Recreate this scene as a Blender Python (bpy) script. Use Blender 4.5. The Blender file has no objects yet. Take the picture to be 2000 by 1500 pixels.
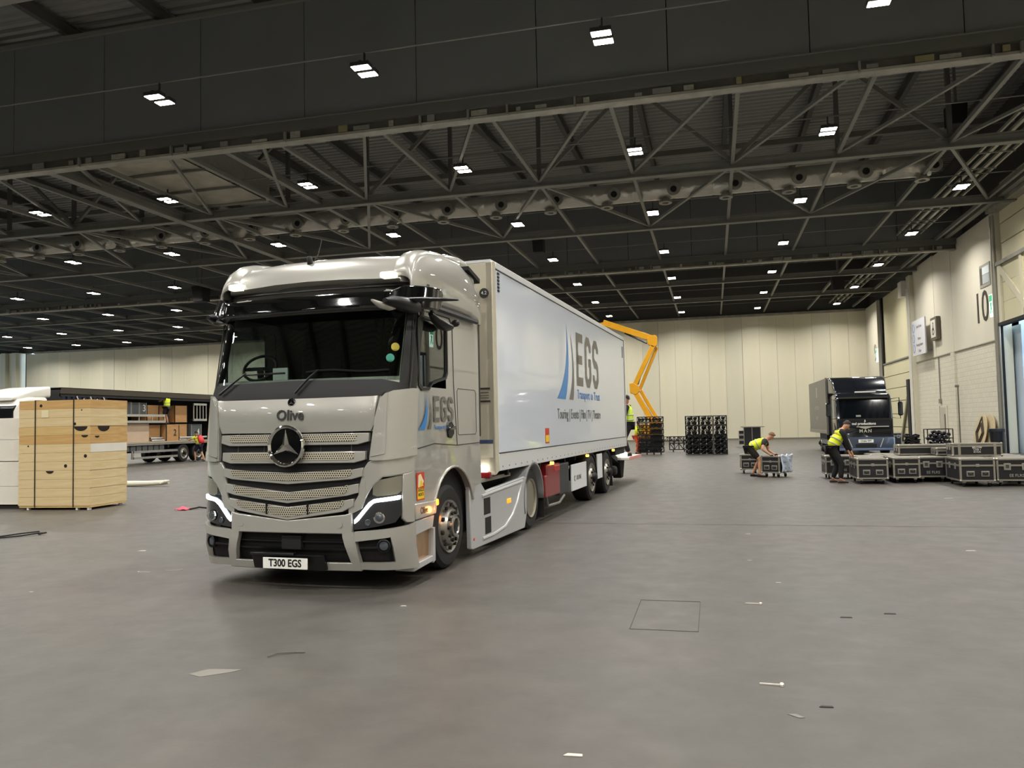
import bpy, bmesh, math, random
from mathutils import Matrix, Vector
random.seed(7)
R = math.radians
PI = math.pi
scene = bpy.context.scene
col = scene.collection

# ------------------------------------------------------------------ camera
CAM_H = 1.70
F_PX = 1545.0
def make_camera():
    yaw, pitch, roll = R(14.17), R(2.918), R(-1.236)
    fwd = Vector((-math.sin(yaw)*math.cos(pitch), math.cos(yaw)*math.cos(pitch), math.sin(pitch)))
    right = Vector((math.cos(yaw), math.sin(yaw), 0))
    up = right.cross(fwd)
    r2 = math.cos(roll)*right + math.sin(roll)*up
    u2 = -math.sin(roll)*right + math.cos(roll)*up
    cd = bpy.data.cameras.new('camera'); co = bpy.data.objects.new('camera', cd); col.objects.link(co)
    cd.sensor_fit = 'HORIZONTAL'; cd.sensor_width = 36.0; cd.lens = F_PX/2000*36
    cd.clip_start = 0.1; cd.clip_end = 400
    m = Matrix((r2, u2, -fwd)).transposed().to_4x4(); m.translation = (0, 0, CAM_H)
    co.matrix_world = m
    scene.camera = co
make_camera()

# ------------------------------------------------------------------ world, exposure
w = bpy.data.worlds.new('world'); scene.world = w; w.use_nodes = True
bg = w.node_tree.nodes['Background']
bg.inputs[0].default_value = (0.62, 0.80, 1.0, 1); bg.inputs[1].default_value = 5.0
vs = scene.view_settings
vs.view_transform = 'Standard'; vs.look = 'None'; vs.gamma = 1.0; vs.exposure = 0.0
vs.use_curve_mapping = False
LIGHT_W = 330.0         # one twin-head ceiling light
LIGHT_COL = (1.0, 0.975, 0.93)

# ------------------------------------------------------------------ materials
def lin(c):
    if isinstance(c, str):
        c = c.lstrip('#'); c = [int(c[i:i+2], 16)/255 for i in (0, 2, 4)]
        c = [x/12.92 if x <= .04045 else ((x+.055)/1.055)**2.4 for x in c]
    return (c[0], c[1], c[2], 1.0)
MATS = {}
def mat(name, color, rough=.5, metal=0.0, var=0.0, scale=8.0, bump=0.0, coat=0.0, emit=None, estr=0.0, trans=0.0, spec=.5, stretch=None, color2=None, alpha=1.0):
    if name in MATS: return MATS[name]
    m = bpy.data.materials.new(name); m.use_nodes = True
    nt = m.node_tree; b = nt.nodes['Principled BSDF']
    c = lin(color)
    b.inputs['Base Color'].default_value = c
    b.inputs['Roughness'].default_value = rough
    b.inputs['Metallic'].default_value = metal
    b.inputs['Specular IOR Level'].default_value = spec
    b.inputs['Coat Weight'].default_value = coat
    b.inputs['Coat Roughness'].default_value = .02
    b.inputs['Transmission Weight'].default_value = trans
    b.inputs['Alpha'].default_value = alpha
    if emit:
        b.inputs['Emission Color'].default_value = lin(emit); b.inputs['Emission Strength'].default_value = estr
    if var or bump:
        tc = nt.nodes.new('ShaderNodeTexCoord'); mp = nt.nodes.new('ShaderNodeMapping')
        if stretch: mp.inputs['Scale'].default_value = stretch
        nz = nt.nodes.new('ShaderNodeTexNoise'); nz.inputs['Scale'].default_value = scale; nz.inputs['Detail'].default_value = 6
        nt.links.new(tc.outputs['Object'], mp.inputs[0]); nt.links.new(mp.outputs[0], nz.inputs['Vector'])
        if var:
            cr = nt.nodes.new('ShaderNodeValToRGB')
            cr.color_ramp.elements[0].position = .3; cr.color_ramp.elements[1].position = .7
            lo = lin(color2) if color2 else tuple(max(0, x*(1-var)) for x in c[:3])+(1,)
            hi = c if color2 else tuple(min(1, x*(1+var)) for x in c[:3])+(1,)
            cr.color_ramp.elements[0].color = lo; cr.color_ramp.elements[1].color = hi
            nt.links.new(nz.outputs['Fac'], cr.inputs[0]); nt.links.new(cr.outputs[0], b.inputs['Base Color'])
        if bump:
            bp = nt.nodes.new('ShaderNodeBump'); bp.inputs['Strength'].default_value = bump; bp.inputs['Distance'].default_value = .02
            nt.links.new(nz.outputs['Fac'], bp.inputs['Height']); nt.links.new(bp.outputs[0], b.inputs['Normal'])
    MATS[name] = m
    return m

# ------------------------------------------------------------------ mesh builder
class MB:
    def __init__(s): s.v = []; s.f = []; s.mi = []; s.cur = 0
    def add(s, vs, fs):
        o = len(s.v); s.v += [tuple(p) for p in vs]
        for f in fs: s.f.append(tuple(i+o for i in f)); s.mi.append(s.cur)
        return s
    def box(s, x0, x1, y0, y1, z0, z1):
        return s.add([(x0,y0,z0),(x1,y0,z0),(x1,y1,z0),(x0,y1,z0),(x0,y0,z1),(x1,y0,z1),(x1,y1,z1),(x0,y1,z1)],
            [(3,2,1,0),(4,5,6,7),(0,1,5,4),(1,2,6,5),(2,3,7,6),(3,0,4,7)])
    def hexa(s, b, t):       # two quads of 4 points, bottom and top, counter-clockwise from above
        return s.add(list(b)+list(t), [(3,2,1,0),(4,5,6,7),(0,1,5,4),(1,2,6,5),(2,3,7,6),(3,0,4,7)])
    def obox(s, M, sx, sy, sz):
        pts = [M @ Vector((x*sx/2, y*sy/2, z*sz/2)) for z in (-1,1) for (x,y) in ((-1,-1),(1,-1),(1,1),(-1,1))]
        return s.hexa(pts[:4], pts[4:])
    def bar(s, p0, p1, wd, ht, upv=(0,0,1)):
        p0, p1 = Vector(p0), Vector(p1); d = (p1-p0); L = d.length; d.normalize()
        u = Vector(upv); side = d.cross(u)
        if side.length < 1e-4: side = d.cross(Vector((0,1,0)))
        side.normalize(); u = side.cross(d)
        a = [p0+side*x*wd/2+u*z*ht/2 for x,z in ((-1,-1),(1,-1),(1,1),(-1,1))]
        b = [p1+side*x*wd/2+u*z*ht/2 for x,z in ((-1,-1),(1,-1),(1,1),(-1,1))]
        return s.add(a+b, [(0,1,2,3),(7,6,5,4),(0,4,5,1),(1,5,6,2),(2,6,7,3),(3,7,4,0)])
    def cyl(s, p0, p1, r, n=12, r2=None, cap=True):
        p0, p1 = Vector(p0), Vector(p1); r2 = r if r2 is None else r2
        d = (p1-p0).normalized(); a = d.orthogonal().normalized(); b = d.cross(a)
        vs = []
        for p, rr in ((p0, r), (p1, r2)):
            for i in range(n):
                t = 2*PI*i/n; vs.append(p+(a*math.cos(t)+b*math.sin(t))*rr)
        fs = [(i, (i+1)%n, n+(i+1)%n, n+i) for i in range(n)]
        if cap: fs += [tuple(range(n-1,-1,-1)), tuple(range(n, 2*n))]
        return s.add(vs, fs)
    def tube(s, pts, r, n=8, closed=False):
        pts = [Vector(p) for p in pts]; N = len(pts); rings = []; a = None
        for i, p in enumerate(pts):
            if closed: d = pts[(i+1)%N]-pts[i-1]
            else: d = pts[min(i+1,N-1)]-pts[max(i-1,0)]
            d.normalize()
            if a is None: a = d.orthogonal().normalized()
            else:
                a = (a-d*a.dot(d))
                a = a.normalized() if a.length > 1e-5 else d.orthogonal().normalized()
            b = d.cross(a); rr = r[i] if isinstance(r, (list, tuple)) else r
            rings.append([p+(a*math.cos(2*PI*k/n)+b*math.sin(2*PI*k/n))*rr for k in range(n)])
        vs = [q for rg in rings for q in rg]; fs = []
        for i in range(N if closed else N-1):
            j = (i+1)%N
            for k in range(n): fs.append((i*n+k, i*n+(k+1)%n, j*n+(k+1)%n, j*n+k))
        if not closed: fs += [tuple(range(n-1,-1,-1)), tuple(range((N-1)*n, N*n))]
        return s.add(vs, fs)
    def prism(s, poly, axis, a, b):      # poly of (p,q); axis 'x': (a,p,q), 'y': (p,a,q), 'z': (p,q,a)
        def pt(p, q, t): return (t,p,q) if axis == 'x' else ((p,t,q) if axis == 'y' else (p,q,t))
        n = len(poly); vs = [pt(p,q,a) for p,q in poly]+[pt(p,q,b) for p,q in poly]
        fs = [tuple(range(n-1,-1,-1)), tuple(range(n,2*n))]+[(i,(i+1)%n,n+(i+1)%n,n+i) for i in range(n)]
        return s.add(vs, fs)
    def grid(s, fn, nu, nv, wrap=False):
        vs = [fn(i/nu, j/nv) for j in range(nv+1) for i in range(nu+1)]
        fs = [(j*(nu+1)+i, j*(nu+1)+i+1, (j+1)*(nu+1)+i+1, (j+1)*(nu+1)+i) for j in range(nv) for i in range(nu)]
        return s.add(vs, fs)
    def loft(s, rings, cap=True, closed=True):
        n = len(rings[0]); vs = [p for rg in rings for p in rg]; fs = []
        for j in range(len(rings)-1):
            for i in range(n if closed else n-1):
                k = (i+1)%n; fs.append((j*n+i, j*n+k, (j+1)*n+k, (j+1)*n+i))
        if cap and closed: fs += [tuple(range(n-1,-1,-1)), tuple(range((len(rings)-1)*n, len(rings)*n))]
        return s.add(vs, fs)
    def lathe(s, prof, c, axis, n=24, closed=False):   # prof: (t along axis, r)
        c = Vector(c); d = Vector(axis).normalized(); a = d.orthogonal().normalized(); b = d.cross(a)
        rings = [[c+d*t+(a*math.cos(2*PI*k/n)+b*math.sin(2*PI*k/n))*r for k in range(n)] for t, r in prof]
        vs = [p for rg in rings for p in rg]; fs = []; N = len(prof)
        for j in range(N if closed else N-1):
            jj = (j+1)%N
            for k in range(n): fs.append((j*n+k, j*n+(k+1)%n, jj*n+(k+1)%n, jj*n+k))
        if not closed: fs += [tuple(range(n-1,-1,-1)), tuple(range((N-1)*n, N*n))]
        return s.add(vs, fs)
    def sphere(s, c, r, nu=12, nv=8, sc=(1,1,1)):
        c = Vector(c)
        return s.lathe2(c, r, nu, nv, sc)
    def lathe2(s, c, r, nu, nv, sc):
        rings = []
        for j in range(nv+1):
            ph = -PI/2+PI*j/nv; ph = max(-PI/2+.02, min(PI/2-.02, ph))
            rings.append([(c[0]+sc[0]*r*math.cos(ph)*math.cos(2*PI*k/nu), c[1]+sc[1]*r*math.cos(ph)*math.sin(2*PI*k/nu), c[2]+sc[2]*r*math.sin(ph)) for k in range(nu)])
        return s.loft(rings)
    def mesh(s, name, mats, smooth=35):
        me = bpy.data.meshes.new(name); me.from_pydata(s.v, [], s.f); me.update()
        if not isinstance(mats, (list, tuple)): mats = [mats]
        for m in mats: me.materials.append(m)
        if len(mats) > 1:
            me.polygons.foreach_set('material_index', s.mi)
        bm = bmesh.new(); bm.from_mesh(me); bmesh.ops.recalc_face_normals(bm, faces=bm.faces); bm.to_mesh(me); bm.free()
        if smooth:
            me.shade_smooth(); me.set_sharp_from_angle(angle=R(smooth))
        return me
    def build(s, name, mats, parent=None, smooth=35, bevel=0, seg=2, sub=0, thick=0, **tags):
        return link(name, s.mesh(name, mats, smooth), parent, bevel, seg, sub, thick, **tags)
def link(name, me, parent=None, bevel=0, seg=2, sub=0, thick=0, **tags):
    o = bpy.data.objects.new(name, me); col.objects.link(o)
    if parent: o.parent = parent
    if thick:
        md = o.modifiers.new('solid', 'SOLIDIFY'); md.thickness = thick; md.offset = -1
    if sub:
        md = o.modifiers.new('sub', 'SUBSURF'); md.levels = sub; md.render_levels = sub
    if bevel:
        md = o.modifiers.new('bevel', 'BEVEL'); md.width = bevel; md.segments = seg; md.limit_method = 'ANGLE'; md.angle_limit = R(40)
        md.harden_normals = False
    for k, v in tags.items(): o[k] = v
    return o
def thing(name, label, cat, loc=(0,0,0), rz=0, group=None):
    o = bpy.data.objects.new(name, None); col.objects.link(o); o.empty_display_size = .2
    o.location = loc; o.rotation_euler = (0, 0, rz); o['label'] = label; o['category'] = cat
    if group: o['group'] = group
    return o
def tag(o, label, cat, group=None):
    o['label'] = label; o['category'] = cat
    if group: o['group'] = group
    return o
def copy_tree(o, parent=None):
    c = o.copy(); col.objects.link(c)
    if parent: c.parent = parent
    for ch in o.children: copy_tree(ch, c)
    return c
def part(name, parent, me, M):
    o = bpy.data.objects.new(name, me); col.objects.link(o); o.parent = parent; o.matrix_local = M
    return o
def text_mesh(name, body, size, m, ext=.002, align='CENTER', sx=1.0, bold=0.0, shear=0, spacing=1.0):
    cu = bpy.data.curves.new(name, 'FONT'); cu.body = body; cu.size = size; cu.align_x = align; cu.align_y = 'CENTER'
    cu.extrude = ext; cu.offset = bold; cu.resolution_u = 3; cu.shear = shear; cu.space_character = spacing
    t = bpy.data.objects.new('tmp', cu); col.objects.link(t)
    me = bpy.data.meshes.new_from_object(t); me.name = name
    bpy.data.objects.remove(t); bpy.data.curves.remove(cu)
    if sx != 1.0:
        for v in me.vertices: v.co.x *= sx
    me.materials.clear(); me.materials.append(m)
    return me
# orientation that lays text (x right, y up) on a vertical face whose outward normal is nrm
def face_matrix(loc, nrm):
    n = Vector(nrm).normalized(); up = Vector((0,0,1)); x = up.cross(n).normalized(); y = n.cross(x)
    m = Matrix((x, y, n)).transposed().to_4x4(); m.translation = loc
    return m
def text(name, parent, body, size, m, loc, nrm, **kw):
    me = text_mesh(name, body, size, m, **kw); o = bpy.data.objects.new(name, me); col.objects.link(o)
    if parent: o.parent = parent
    o.matrix_local = face_matrix(loc, nrm)
    return o
ORD = ['first','second','third','fourth','fifth','sixth','seventh','eighth','ninth','tenth','eleventh','twelfth','thirteenth','fourteenth','fifteenth','sixteenth','seventeenth']

# common materials
M_dark = mat('ceiling_dark_paint', '#1d1e1c', .7)
M_steel = mat('grey_painted_steel', '#73736c', .5, .1, var=.08, scale=3)
M_track = mat('pale_track_steel', '#8f8c81', .42, .2, var=.2, scale=2.5)
M_alu = mat('aluminium_edge', '#a9a59a', .38, .85, var=.08, scale=20)
M_chrome = mat('bright_chrome', '#d9d9d6', .08, 1.0)
M_black = mat('black_plastic', '#0e0e0f', .38)
M_rubber = mat('tyre_rubber', '#141414', .72, bump=.15, scale=60)
M_blackgloss = mat('black_gloss', '#08090a', .08, coat=1)
M_white = mat('white_paint', '#dcd9cf', .35, var=.03, scale=4)
M_matteblack = mat('matte_black', '#0b0b0b', .8)
# ================================================================== the hall
XR, XL, YF, YB = 12.3, -69.7, 69.0, -64.0
GY = [20.5+7.91*k for k in range(-4, 6)]        # girder lines
LY = [17.64+7.912*j for j in range(-4, 7)]
LYB = [17.64+7.912*j for j in range(-9, -4)]      # light rows
LX = [-13.9+5.873*i for i in range(-9, 5)]      # light columns

def floor_material():
    m = bpy.data.materials.new('painted_concrete_floor'); m.use_nodes = True
    nt = m.node_tree; b = nt.nodes['Principled BSDF']; N = nt.nodes.new; L = nt.links.new
    tc = N('ShaderNodeTexCoord')
    def noise(scale, detail=5, rough=.55, st=(1,1,1), dist=0):
        mp = N('ShaderNodeMapping'); mp.inputs['Scale'].default_value = st
        n = N('ShaderNodeTexNoise'); n.inputs['Scale'].default_value = scale; n.inputs['Detail'].default_value = detail
        n.inputs['Roughness'].default_value = rough; n.inputs['Distortion'].default_value = dist
        L(tc.outputs['Object'], mp.inputs[0]); L(mp.outputs[0], n.inputs['Vector']); return n.outputs['Fac']
    def ramp(src, stops):
        r = N('ShaderNodeValToRGB'); el = r.color_ramp.elements
        while len(el) < len(stops): el.new(.5)
        for e, (p, c) in zip(el, stops): e.position = p; e.color = lin(c) if isinstance(c, str) else (c,c,c,1)
        L(src, r.inputs[0]); return r.outputs[0]
    def mix(a, bb, fac, mode='MIX'):
        x = N('ShaderNodeMix'); x.data_type = 'RGBA'; x.blend_type = mode
        if isinstance(fac, float): x.inputs[0].default_value = fac
        else: L(fac, x.inputs[0])
        L(a, x.inputs[6]); L(bb, x.inputs[7]); return x.outputs[2]
    base = ramp(noise(.18, 3), [(.36, '#524d49'), (.5, '#504d48'), (.64, '#4e4d48')])
    fine = ramp(noise(2.2, 8, .65), [(.3, .82), (.7, 1.08)])
    c = mix(base, fine, 1.0, 'MULTIPLY')
    scuff = ramp(noise(1.2, 9, .7, (.35, 2.2, 1), .6), [(.60, 0.0), (.74, 1.0)])
    lightc = ramp(scuff, [(0, '#54504b'), (1, '#6a655d')])
    c = mix(c, lightc, ramp(scuff, [(0, 0.0), (1, .5)]))
    dark = ramp(noise(1.7, 8, .7, (.5, 1.6, 1), 1.0), [(.63, 0.0), (.75, .45)])
    dk = ramp(noise(.2), [(0, '#3c3733'), (1, '#3a3833')])
    c = mix(c, dk, dark)
    L(c, b.inputs['Base Color'])
    rr = ramp(noise(3.0, 6), [(.3, .40), (.7, .52)])
    L(rr, b.inputs['Roughness']); b.inputs['Specular IOR Level'].default_value = .34
    bp = N('ShaderNodeBump'); bp.inputs['Strength'].default_value = .06; bp.inputs['Distance'].default_value = .01
    L(noise(30, 4), bp.inputs['Height']); L(bp.outputs[0], b.inputs['Normal'])
    return m
M_floor = floor_material()
fl = MB().box(XL-6, XR+14, YB-1, YF+1, -.3, 0).build('floor', M_floor, kind='structure', smooth=0)
M_joint = mat('floor_joint', '#2a2723', .8)
jn = MB()
for k in range(60):
    x0 = -4+k*.27
    jn.add([(x0, 13.35+.012*math.sin(k*1.7), .0015), (x0+.275, 13.35+.012*math.sin((k+1)*1.7), .0015), (x0+.275, 13.385+.012*math.sin((k+1)*1.7), .0015), (x0, 13.385+.012*math.sin(k*1.7), .0015)], [(0,1,2,3)])
jn.build('expansion_joint', M_joint, fl, smooth=0)
# floor hatch cover: a recessed-edge plate with a dark gap
hm = MB(); cxs = [(-.72, 6.62), (-.17, 6.62), (-.17, 7.70), (-.72, 7.70)]
for i in range(4):
    a, b_ = Vector(cxs[i]+(0.002,)), Vector(cxs[(i+1)%4]+(0.002,))
    hm.bar(a, b_, .006, .003)
hm.build('hatch_cover', mat('hatch_gap', '#413d38', .8), fl, smooth=0)

# ---- far wall: vertical panels with real gaps
def wallmat(name, c, rough=.32):
    return mat(name, c, rough, var=.045, scale=.6, stretch=(1, 1, .25))
M_cream = wallmat('cream_wall_panel', '#d2ccb4')
M_cream2 = wallmat('cream_wall_panel_worn', '#cac5b0', .36)
M_backing = mat('wall_gap', '#8f8871', .8)
wf = MB().box(XL, XR+.4, YF, YF+.4, 0, 10.35).build('wall_far', M_backing, kind='structure', smooth=0)
PW = 1.385
pmesh = [MB().box(-PW/2+.006, PW/2-.006, -.05, .06, .06, 10.28).mesh('panel', M_cream, 0), MB().box(-PW/2+.006, PW/2-.016, -.05, .06, .06, 10.28).mesh('panel', M_cream2, 0)]
n = int((XR-XL)/PW)+1
for k in range(n):
    x = XR-PW*(k+.5)
    dy = -.02 if k % 4 == 0 else 0
    part('panel', wf, pmesh[1 if k % 5 == 2 else 0], Matrix.Translation((x, YF-.01+dy, 0)))
MB().box(XL, XR, YF-.12, YF+.05, 0, .12).build('skirting', mat('skirting_dark', '#6d6a5e', .5), wf, smooth=0)
MB().box(XL, XR, YF-.35, YF+.1, 10.28, 10.46).build('head_track', M_track, wf, smooth=0)
# ---- left end of the far wall: glazed slot, column, nearer wall
MB().box(-71.4, XL, YF+1.2, YF+1.5, 0, 10.3).build('window_1', mat('slot_glass', '#4c4c48', .15, spec=.8), kind='structure', smooth=0)
wl = MB().box(-78.5, -71.4, YF-.6, YF+.4, 0, 10.4).build('wall_left', M_cream, kind='structure', smooth=0)
MB().box(-73.2, -72.6, YF-1.0, YF-.5, 0, 10.4).build('column', M_cream2, wl, smooth=0, bevel=.02)
MB().box(-71.9, -71.3, YF-.9, YF+.3, 0, 10.4).build('column', M_cream2, wl, smooth=0, bevel=.02)
for k in range(3): MB().box(-77.4+k*1.38, -76.1+k*1.38, YF-.68, YF-.55, .05, 10.3).build('panel', M_cream, wl, smooth=0)
MB().box(-78.9, -78.5, YB, YF, 0, 10.4).build('wall_left_side', M_cream, kind='structure', smooth=0)
MB().box(-79, XR+.4, YB-.4, YB, 0, 16).build('wall_back', M_cream, kind='structure', smooth=0)

# ---- right wall: cladding above, painted blockwork below
def block_material():
    m = bpy.data.materials.new('painted_blockwork'); m.use_nodes = True; nt = m.node_tree; b = nt.nodes['Principled BSDF']
    tc = nt.nodes.new('ShaderNodeTexCoord'); sp = nt.nodes.new('ShaderNodeSeparateXYZ'); cb = nt.nodes.new('ShaderNodeCombineXYZ')
    br = nt.nodes.new('ShaderNodeTexBrick')
    nt.links.new(tc.outputs['Object'], sp.inputs[0]); nt.links.new(sp.outputs['Y'], cb.inputs['X']); nt.links.new(sp.outputs['Z'], cb.inputs['Y'])
    nt.links.new(cb.outputs[0], br.inputs['Vector'])
    br.inputs['Scale'].default_value = 1.0; br.inputs['Brick Width'].default_value = .45; br.inputs['Row Height'].default_value = .225
    br.inputs['Mortar Size'].default_value = .012; br.inputs['Mortar Smooth'].default_value = .6
    br.inputs['Color1'].default_value = lin('#d2ccba'); br.inputs['Color2'].default_value = lin('#cdc7b4'); br.inputs['Mortar'].default_value = lin('#b5af9d')
    nt.links.new(br.outputs['Color'], b.inputs['Base Color']); b.inputs['Roughness'].default_value = .6
    bp = nt.nodes.new('ShaderNodeBump'); bp.inputs['Strength'].default_value = .5; bp.inputs['Distance'].default_value = .01; bp.invert = True
    nt.links.new(br.outputs['Fac'], bp.inputs['Height']); nt.links.new(bp.outputs[0], b.inputs['Normal'])
    return m
M_block = block_material()
M_clad = wallmat('right_wall_cladding', '#d3cdbb', .42)
wr = MB().box(XR, XR+.4, 38.75, 53.2, 0, 4.95).build('wall_right', M_block, kind='structure', smooth=0)
# upper cladding as separate sheets, proud of the blockwork
for (y0, y1, z0, z1, dx) in [(38.75, 45.3, 4.98, 10.6, .03), (45.36, 48.7, 4.98, 10.62, .03), (48.74, 53.2, 4.98, 10.7, .03)]:
    MB().box(XR-dx, XR+.35, y0, y1, z0, z1).build('cladding_sheet', M_clad, wr, smooth=0)
MB().box(XR-.05, XR+.02, 38.8, 45.3, 4.93, 4.985).build('flashing', mat('flashing_drab', '#8f8a78', .5), wr, smooth=0)  # flashing strip in a drab grey
MB().box(XR-.05, XR+.02, 45.9, 53.2, 4.93, 4.985).build('flashing', MATS['flashing_drab'], wr, smooth=0)
MB().box(XR-.09, XR+.02, 45.25, 45.85, 0, 4.95).build('pilaster', M_block, wr, smooth=0)
# the shutter bay between the two walls
sh = MB().box(XR+.25, XR+.5, 54.8, 63.5, 5.5, 10.5).build('door_9', wallmat('shutter_cream', '#cfc8a6', .4), kind='structure', smooth=0)
sl = MB().box(XR+.12, XR+.34, 54.9, 63.5, -.43, .43).mesh('shutter_slat', MATS['shutter_cream'], 0)
for k in range(6): part('shutter_slat', sh, sl, Matrix.Translation((0, 0, .5+k*.9)))
MB().box(XR+.05, XR+.35, 54.9, 63.4, 5.46, 5.56).build('shutter_rail', M_steel, sh, smooth=0)
MB().bar((XR+.05, 58.5, 0), (XR+.05, 56.2, 2.9), .12, .25).build('shutter_brace', mat('brace_drab', '#7b7660', .6), sh, smooth=0)  # diagonal brace, darker than the shutter
pc = MB().box(XR-.25, XR+.3, 53.2, 54.0, 0, 10.4).build('trim_1', M_cream2, kind='structure', smooth=0)
for y in (53.3, 53.6): MB().cyl((XR-.32, y, 0), (XR-.32, y, 9.6), .05, 8).build('riser_pipe', M_white, pc)
MB().box(XR-.55, XR-.1, 54.0, 54.9, 9.2, 10.2).build('junction_box', M_white, pc, bevel=.03)
MB().box(XR-.3, XR+.1, 54.2, 54.9, 0, 4.0).build('cable_recess', M_matteblack, pc, smooth=0)
w9 = MB().box(XR-.05, XR+.4, 63.95, YF+.4, 0, 10.4).build('wall_right_far', M_clad, kind='structure', smooth=0)
MB().box(XR+.1, XR+.4, 63.5, 63.95, 0, 10.5).build('reveal', M_matteblack, w9, smooth=0)
MB().box(XR-.12, XR-.04, 63.95, 64.1, 0, 10.4).build('edge_trim', M_cream2, w9, smooth=0)
# nearer wall (out of frame to the right)
MB().box(XR, XR+.4, YB, 31.5, 0, 12).build('wall_right_near', M_clad, kind='structure', smooth=0)
# ---- dock door 10: raised folding leaf, open to daylight below
d10 = MB().box(XR+.2, XR+.34, 31.5, 38.4, 8.2, 11.8).build('door_10', MATS['shutter_cream'], kind='structure', smooth=0)
lm = MB().box(XR-.02, XR+.10, 31.5, 38.3, 0, .82).mesh('door_slat', MATS['shutter_cream'], 0)
for k in range(3): part('door_slat', d10, lm, Matrix.Translation((0, 0, 5.65+k*.85)))
for k in range(4): part('door_slat', d10, lm, Matrix.Translation((.12, 0, 8.25+k*.86)))
MB().bar((XR-.06, 38.3, 8.15), (XR-.06, 35.3, 5.9), .06, .3).build('door_brace', M_cream, d10, smooth=0)
MB().box(XR-.1, XR+.05, 38.0, 38.32, 5.6, 8.2).build('door_stile', M_cream, d10, smooth=0)
MB().box(XR-.1, XR+.05, 35.6, 35.8, 5.6, 8.2).build('door_stile', M_cream, d10, smooth=0)
MB().box(XR-.14, XR+.1, 31.5, 38.4, 8.12, 8.28).build('door_rail', M_track, d10, smooth=0)
MB().box(XR-.14, XR+.1, 31.5, 38.4, 5.50, 5.64).build('bottom_seal', M_matteblack, d10, smooth=0)
MB().box(XR-.35, XR+.3, 31.5, 38.6, 10.5, 10.7).build('head_beam', M_track, d10, smooth=0)
jb = MB().box(XR-.05, XR+.4, 38.42, 38.76, 0, 10.5).build('trim_2', M_cream2, kind='structure', smooth=0)
MB().cyl((XR-.12, 38.62, 0), (XR-.12, 38.62, 10.4), .11, 14).build('guard_pipe', mat('galvanised_pipe', '#b6b3a8', .3, .7), jb)
MB().box(XR-.06, XR+.02, 38.30, 38.46, 0, 5.6).build('guide_channel', M_matteblack, jb, smooth=0)
MB().cyl((XR-.1, 38.36, 0), (XR-.1, 38.36, 5.5), .045, 10).build('guide_pipe', MATS['galvanised_pipe'], jb)
# outside the door: pale dock vestibule standing in daylight
M_dock = mat('dock_panel', '#c3d3e2', .5)
dv = MB().box(XR+.4, XR+9, 38.8, 39.0, 0, 6).build('trim_3', M_dock, kind='structure', smooth=0)
MB().box(XR+.5, XR+.62, 37.7, 38.8, 0, 5.5).build('dock_post', M_dock, dv, smooth=0)
MB().box(XR+1.6, XR+1.7, 37.2, 38.8, 0, 5.4).build('dock_post', mat('dock_blue', '#8fa6c6', .5), dv, smooth=0)
MB().box(XR+.62, XR+3, 38.5, 38.7, 1.25, 1.55).build('dock_rail', M_dock, dv, smooth=0)
MB().box(XR+2.4, XR+2.5, 30, 38.7, 0, 5.2).build('dock_screen', M_dock, dv, smooth=0)

# dark upper walls between the cladding and the roof
M_upper = mat('dark_upper_wall', '#4a4a47', .8)
MB().box(-79, XR+.8, YF+.05, YF+.5, 10.4, 15.3).build('wall_far_upper', M_upper, kind='structure', smooth=0)
MB().box(XR+.3, XR+.8, YB, YF+.5, 10.4, 15.3).build('wall_right_upper', M_upper, kind='structure', smooth=0)
MB().box(-79.4, -78.9, YB, YF+.5, 10.3, 15.3).build('wall_left_upper', M_upper, kind='structure', smooth=0)
MB().box(XR+.5, XR+.8, 38.8, YF, 0, 10.5).build('wall_right_outer', M_upper, kind='structure', smooth=0)
MB().box(-79.4, -72, YF+1.5, YF+1.8, 0, 15.3).build('wall_far_outer', M_upper, kind='structure', smooth=0)
MB().box(-79.4, -78.9, YF-.2, YF+1.8, 0, 10.4).build('wall_left_return', M_upper, kind='structure', smooth=0)

# ---- roof: corrugated deck, beams, trusses, the two deep partition girders
ZC = 10.45; ZT = 13.9; ZD = 15.0
cm = MB(); ys = []; y = YB
rows = []
while y < YF+.5:
    rows += [(y, ZD), (y+.17, ZD), (y+.21, ZD+.09), (y+.34, ZD+.09)]; y += .38
vs_ = []; fs_ = []
for (yy, zz) in rows: vs_ += [(-79, yy, zz), (XR+.5, yy, zz)]
for i in range(len(rows)-1): fs_.append((2*i, 2*i+1, 2*i+3, 2*i+2))
cm.add(vs_, fs_)
M_deck = mat('corrugated_roof_deck', '#8f8f8a', .5, .2)
ceil = cm.build('ceiling', M_deck, kind='structure', smooth=0)
MB().box(-79, XR+.5, YB, YF+.5, ZD+.2, ZD+.3).build('roof_board', M_dark, ceil, smooth=0)
RX = [-2.5+3.46*k for k in range(-20, 5)]
ibm = MB().box(-.5, .5, -.5, .5, -.5, .5).mesh('member', M_steel, 0)
ibd = MB().box(-.5, .5, -.5, .5, -.5, .5).mesh('member_dark', mat('roof_beam_dark', '#50504c', .6), 0)
def member(name, p0, p1, wd, ht, parent=None, me=None):
    p0, p1 = Vector(p0), Vector(p1); d = p1-p0; L = d.length; d.normalize()
    up = Vector((0,0,1)) if abs(d.z) < .95 else Vector((0,1,0))
    s = d.cross(up).normalized(); u = s.cross(d)
    M = Matrix((s*wd, d*L, u*ht)).transposed().to_4x4(); M.translation = (p0+p1)/2
    return part(name, parent or ceil, me or ibm, M)
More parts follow.
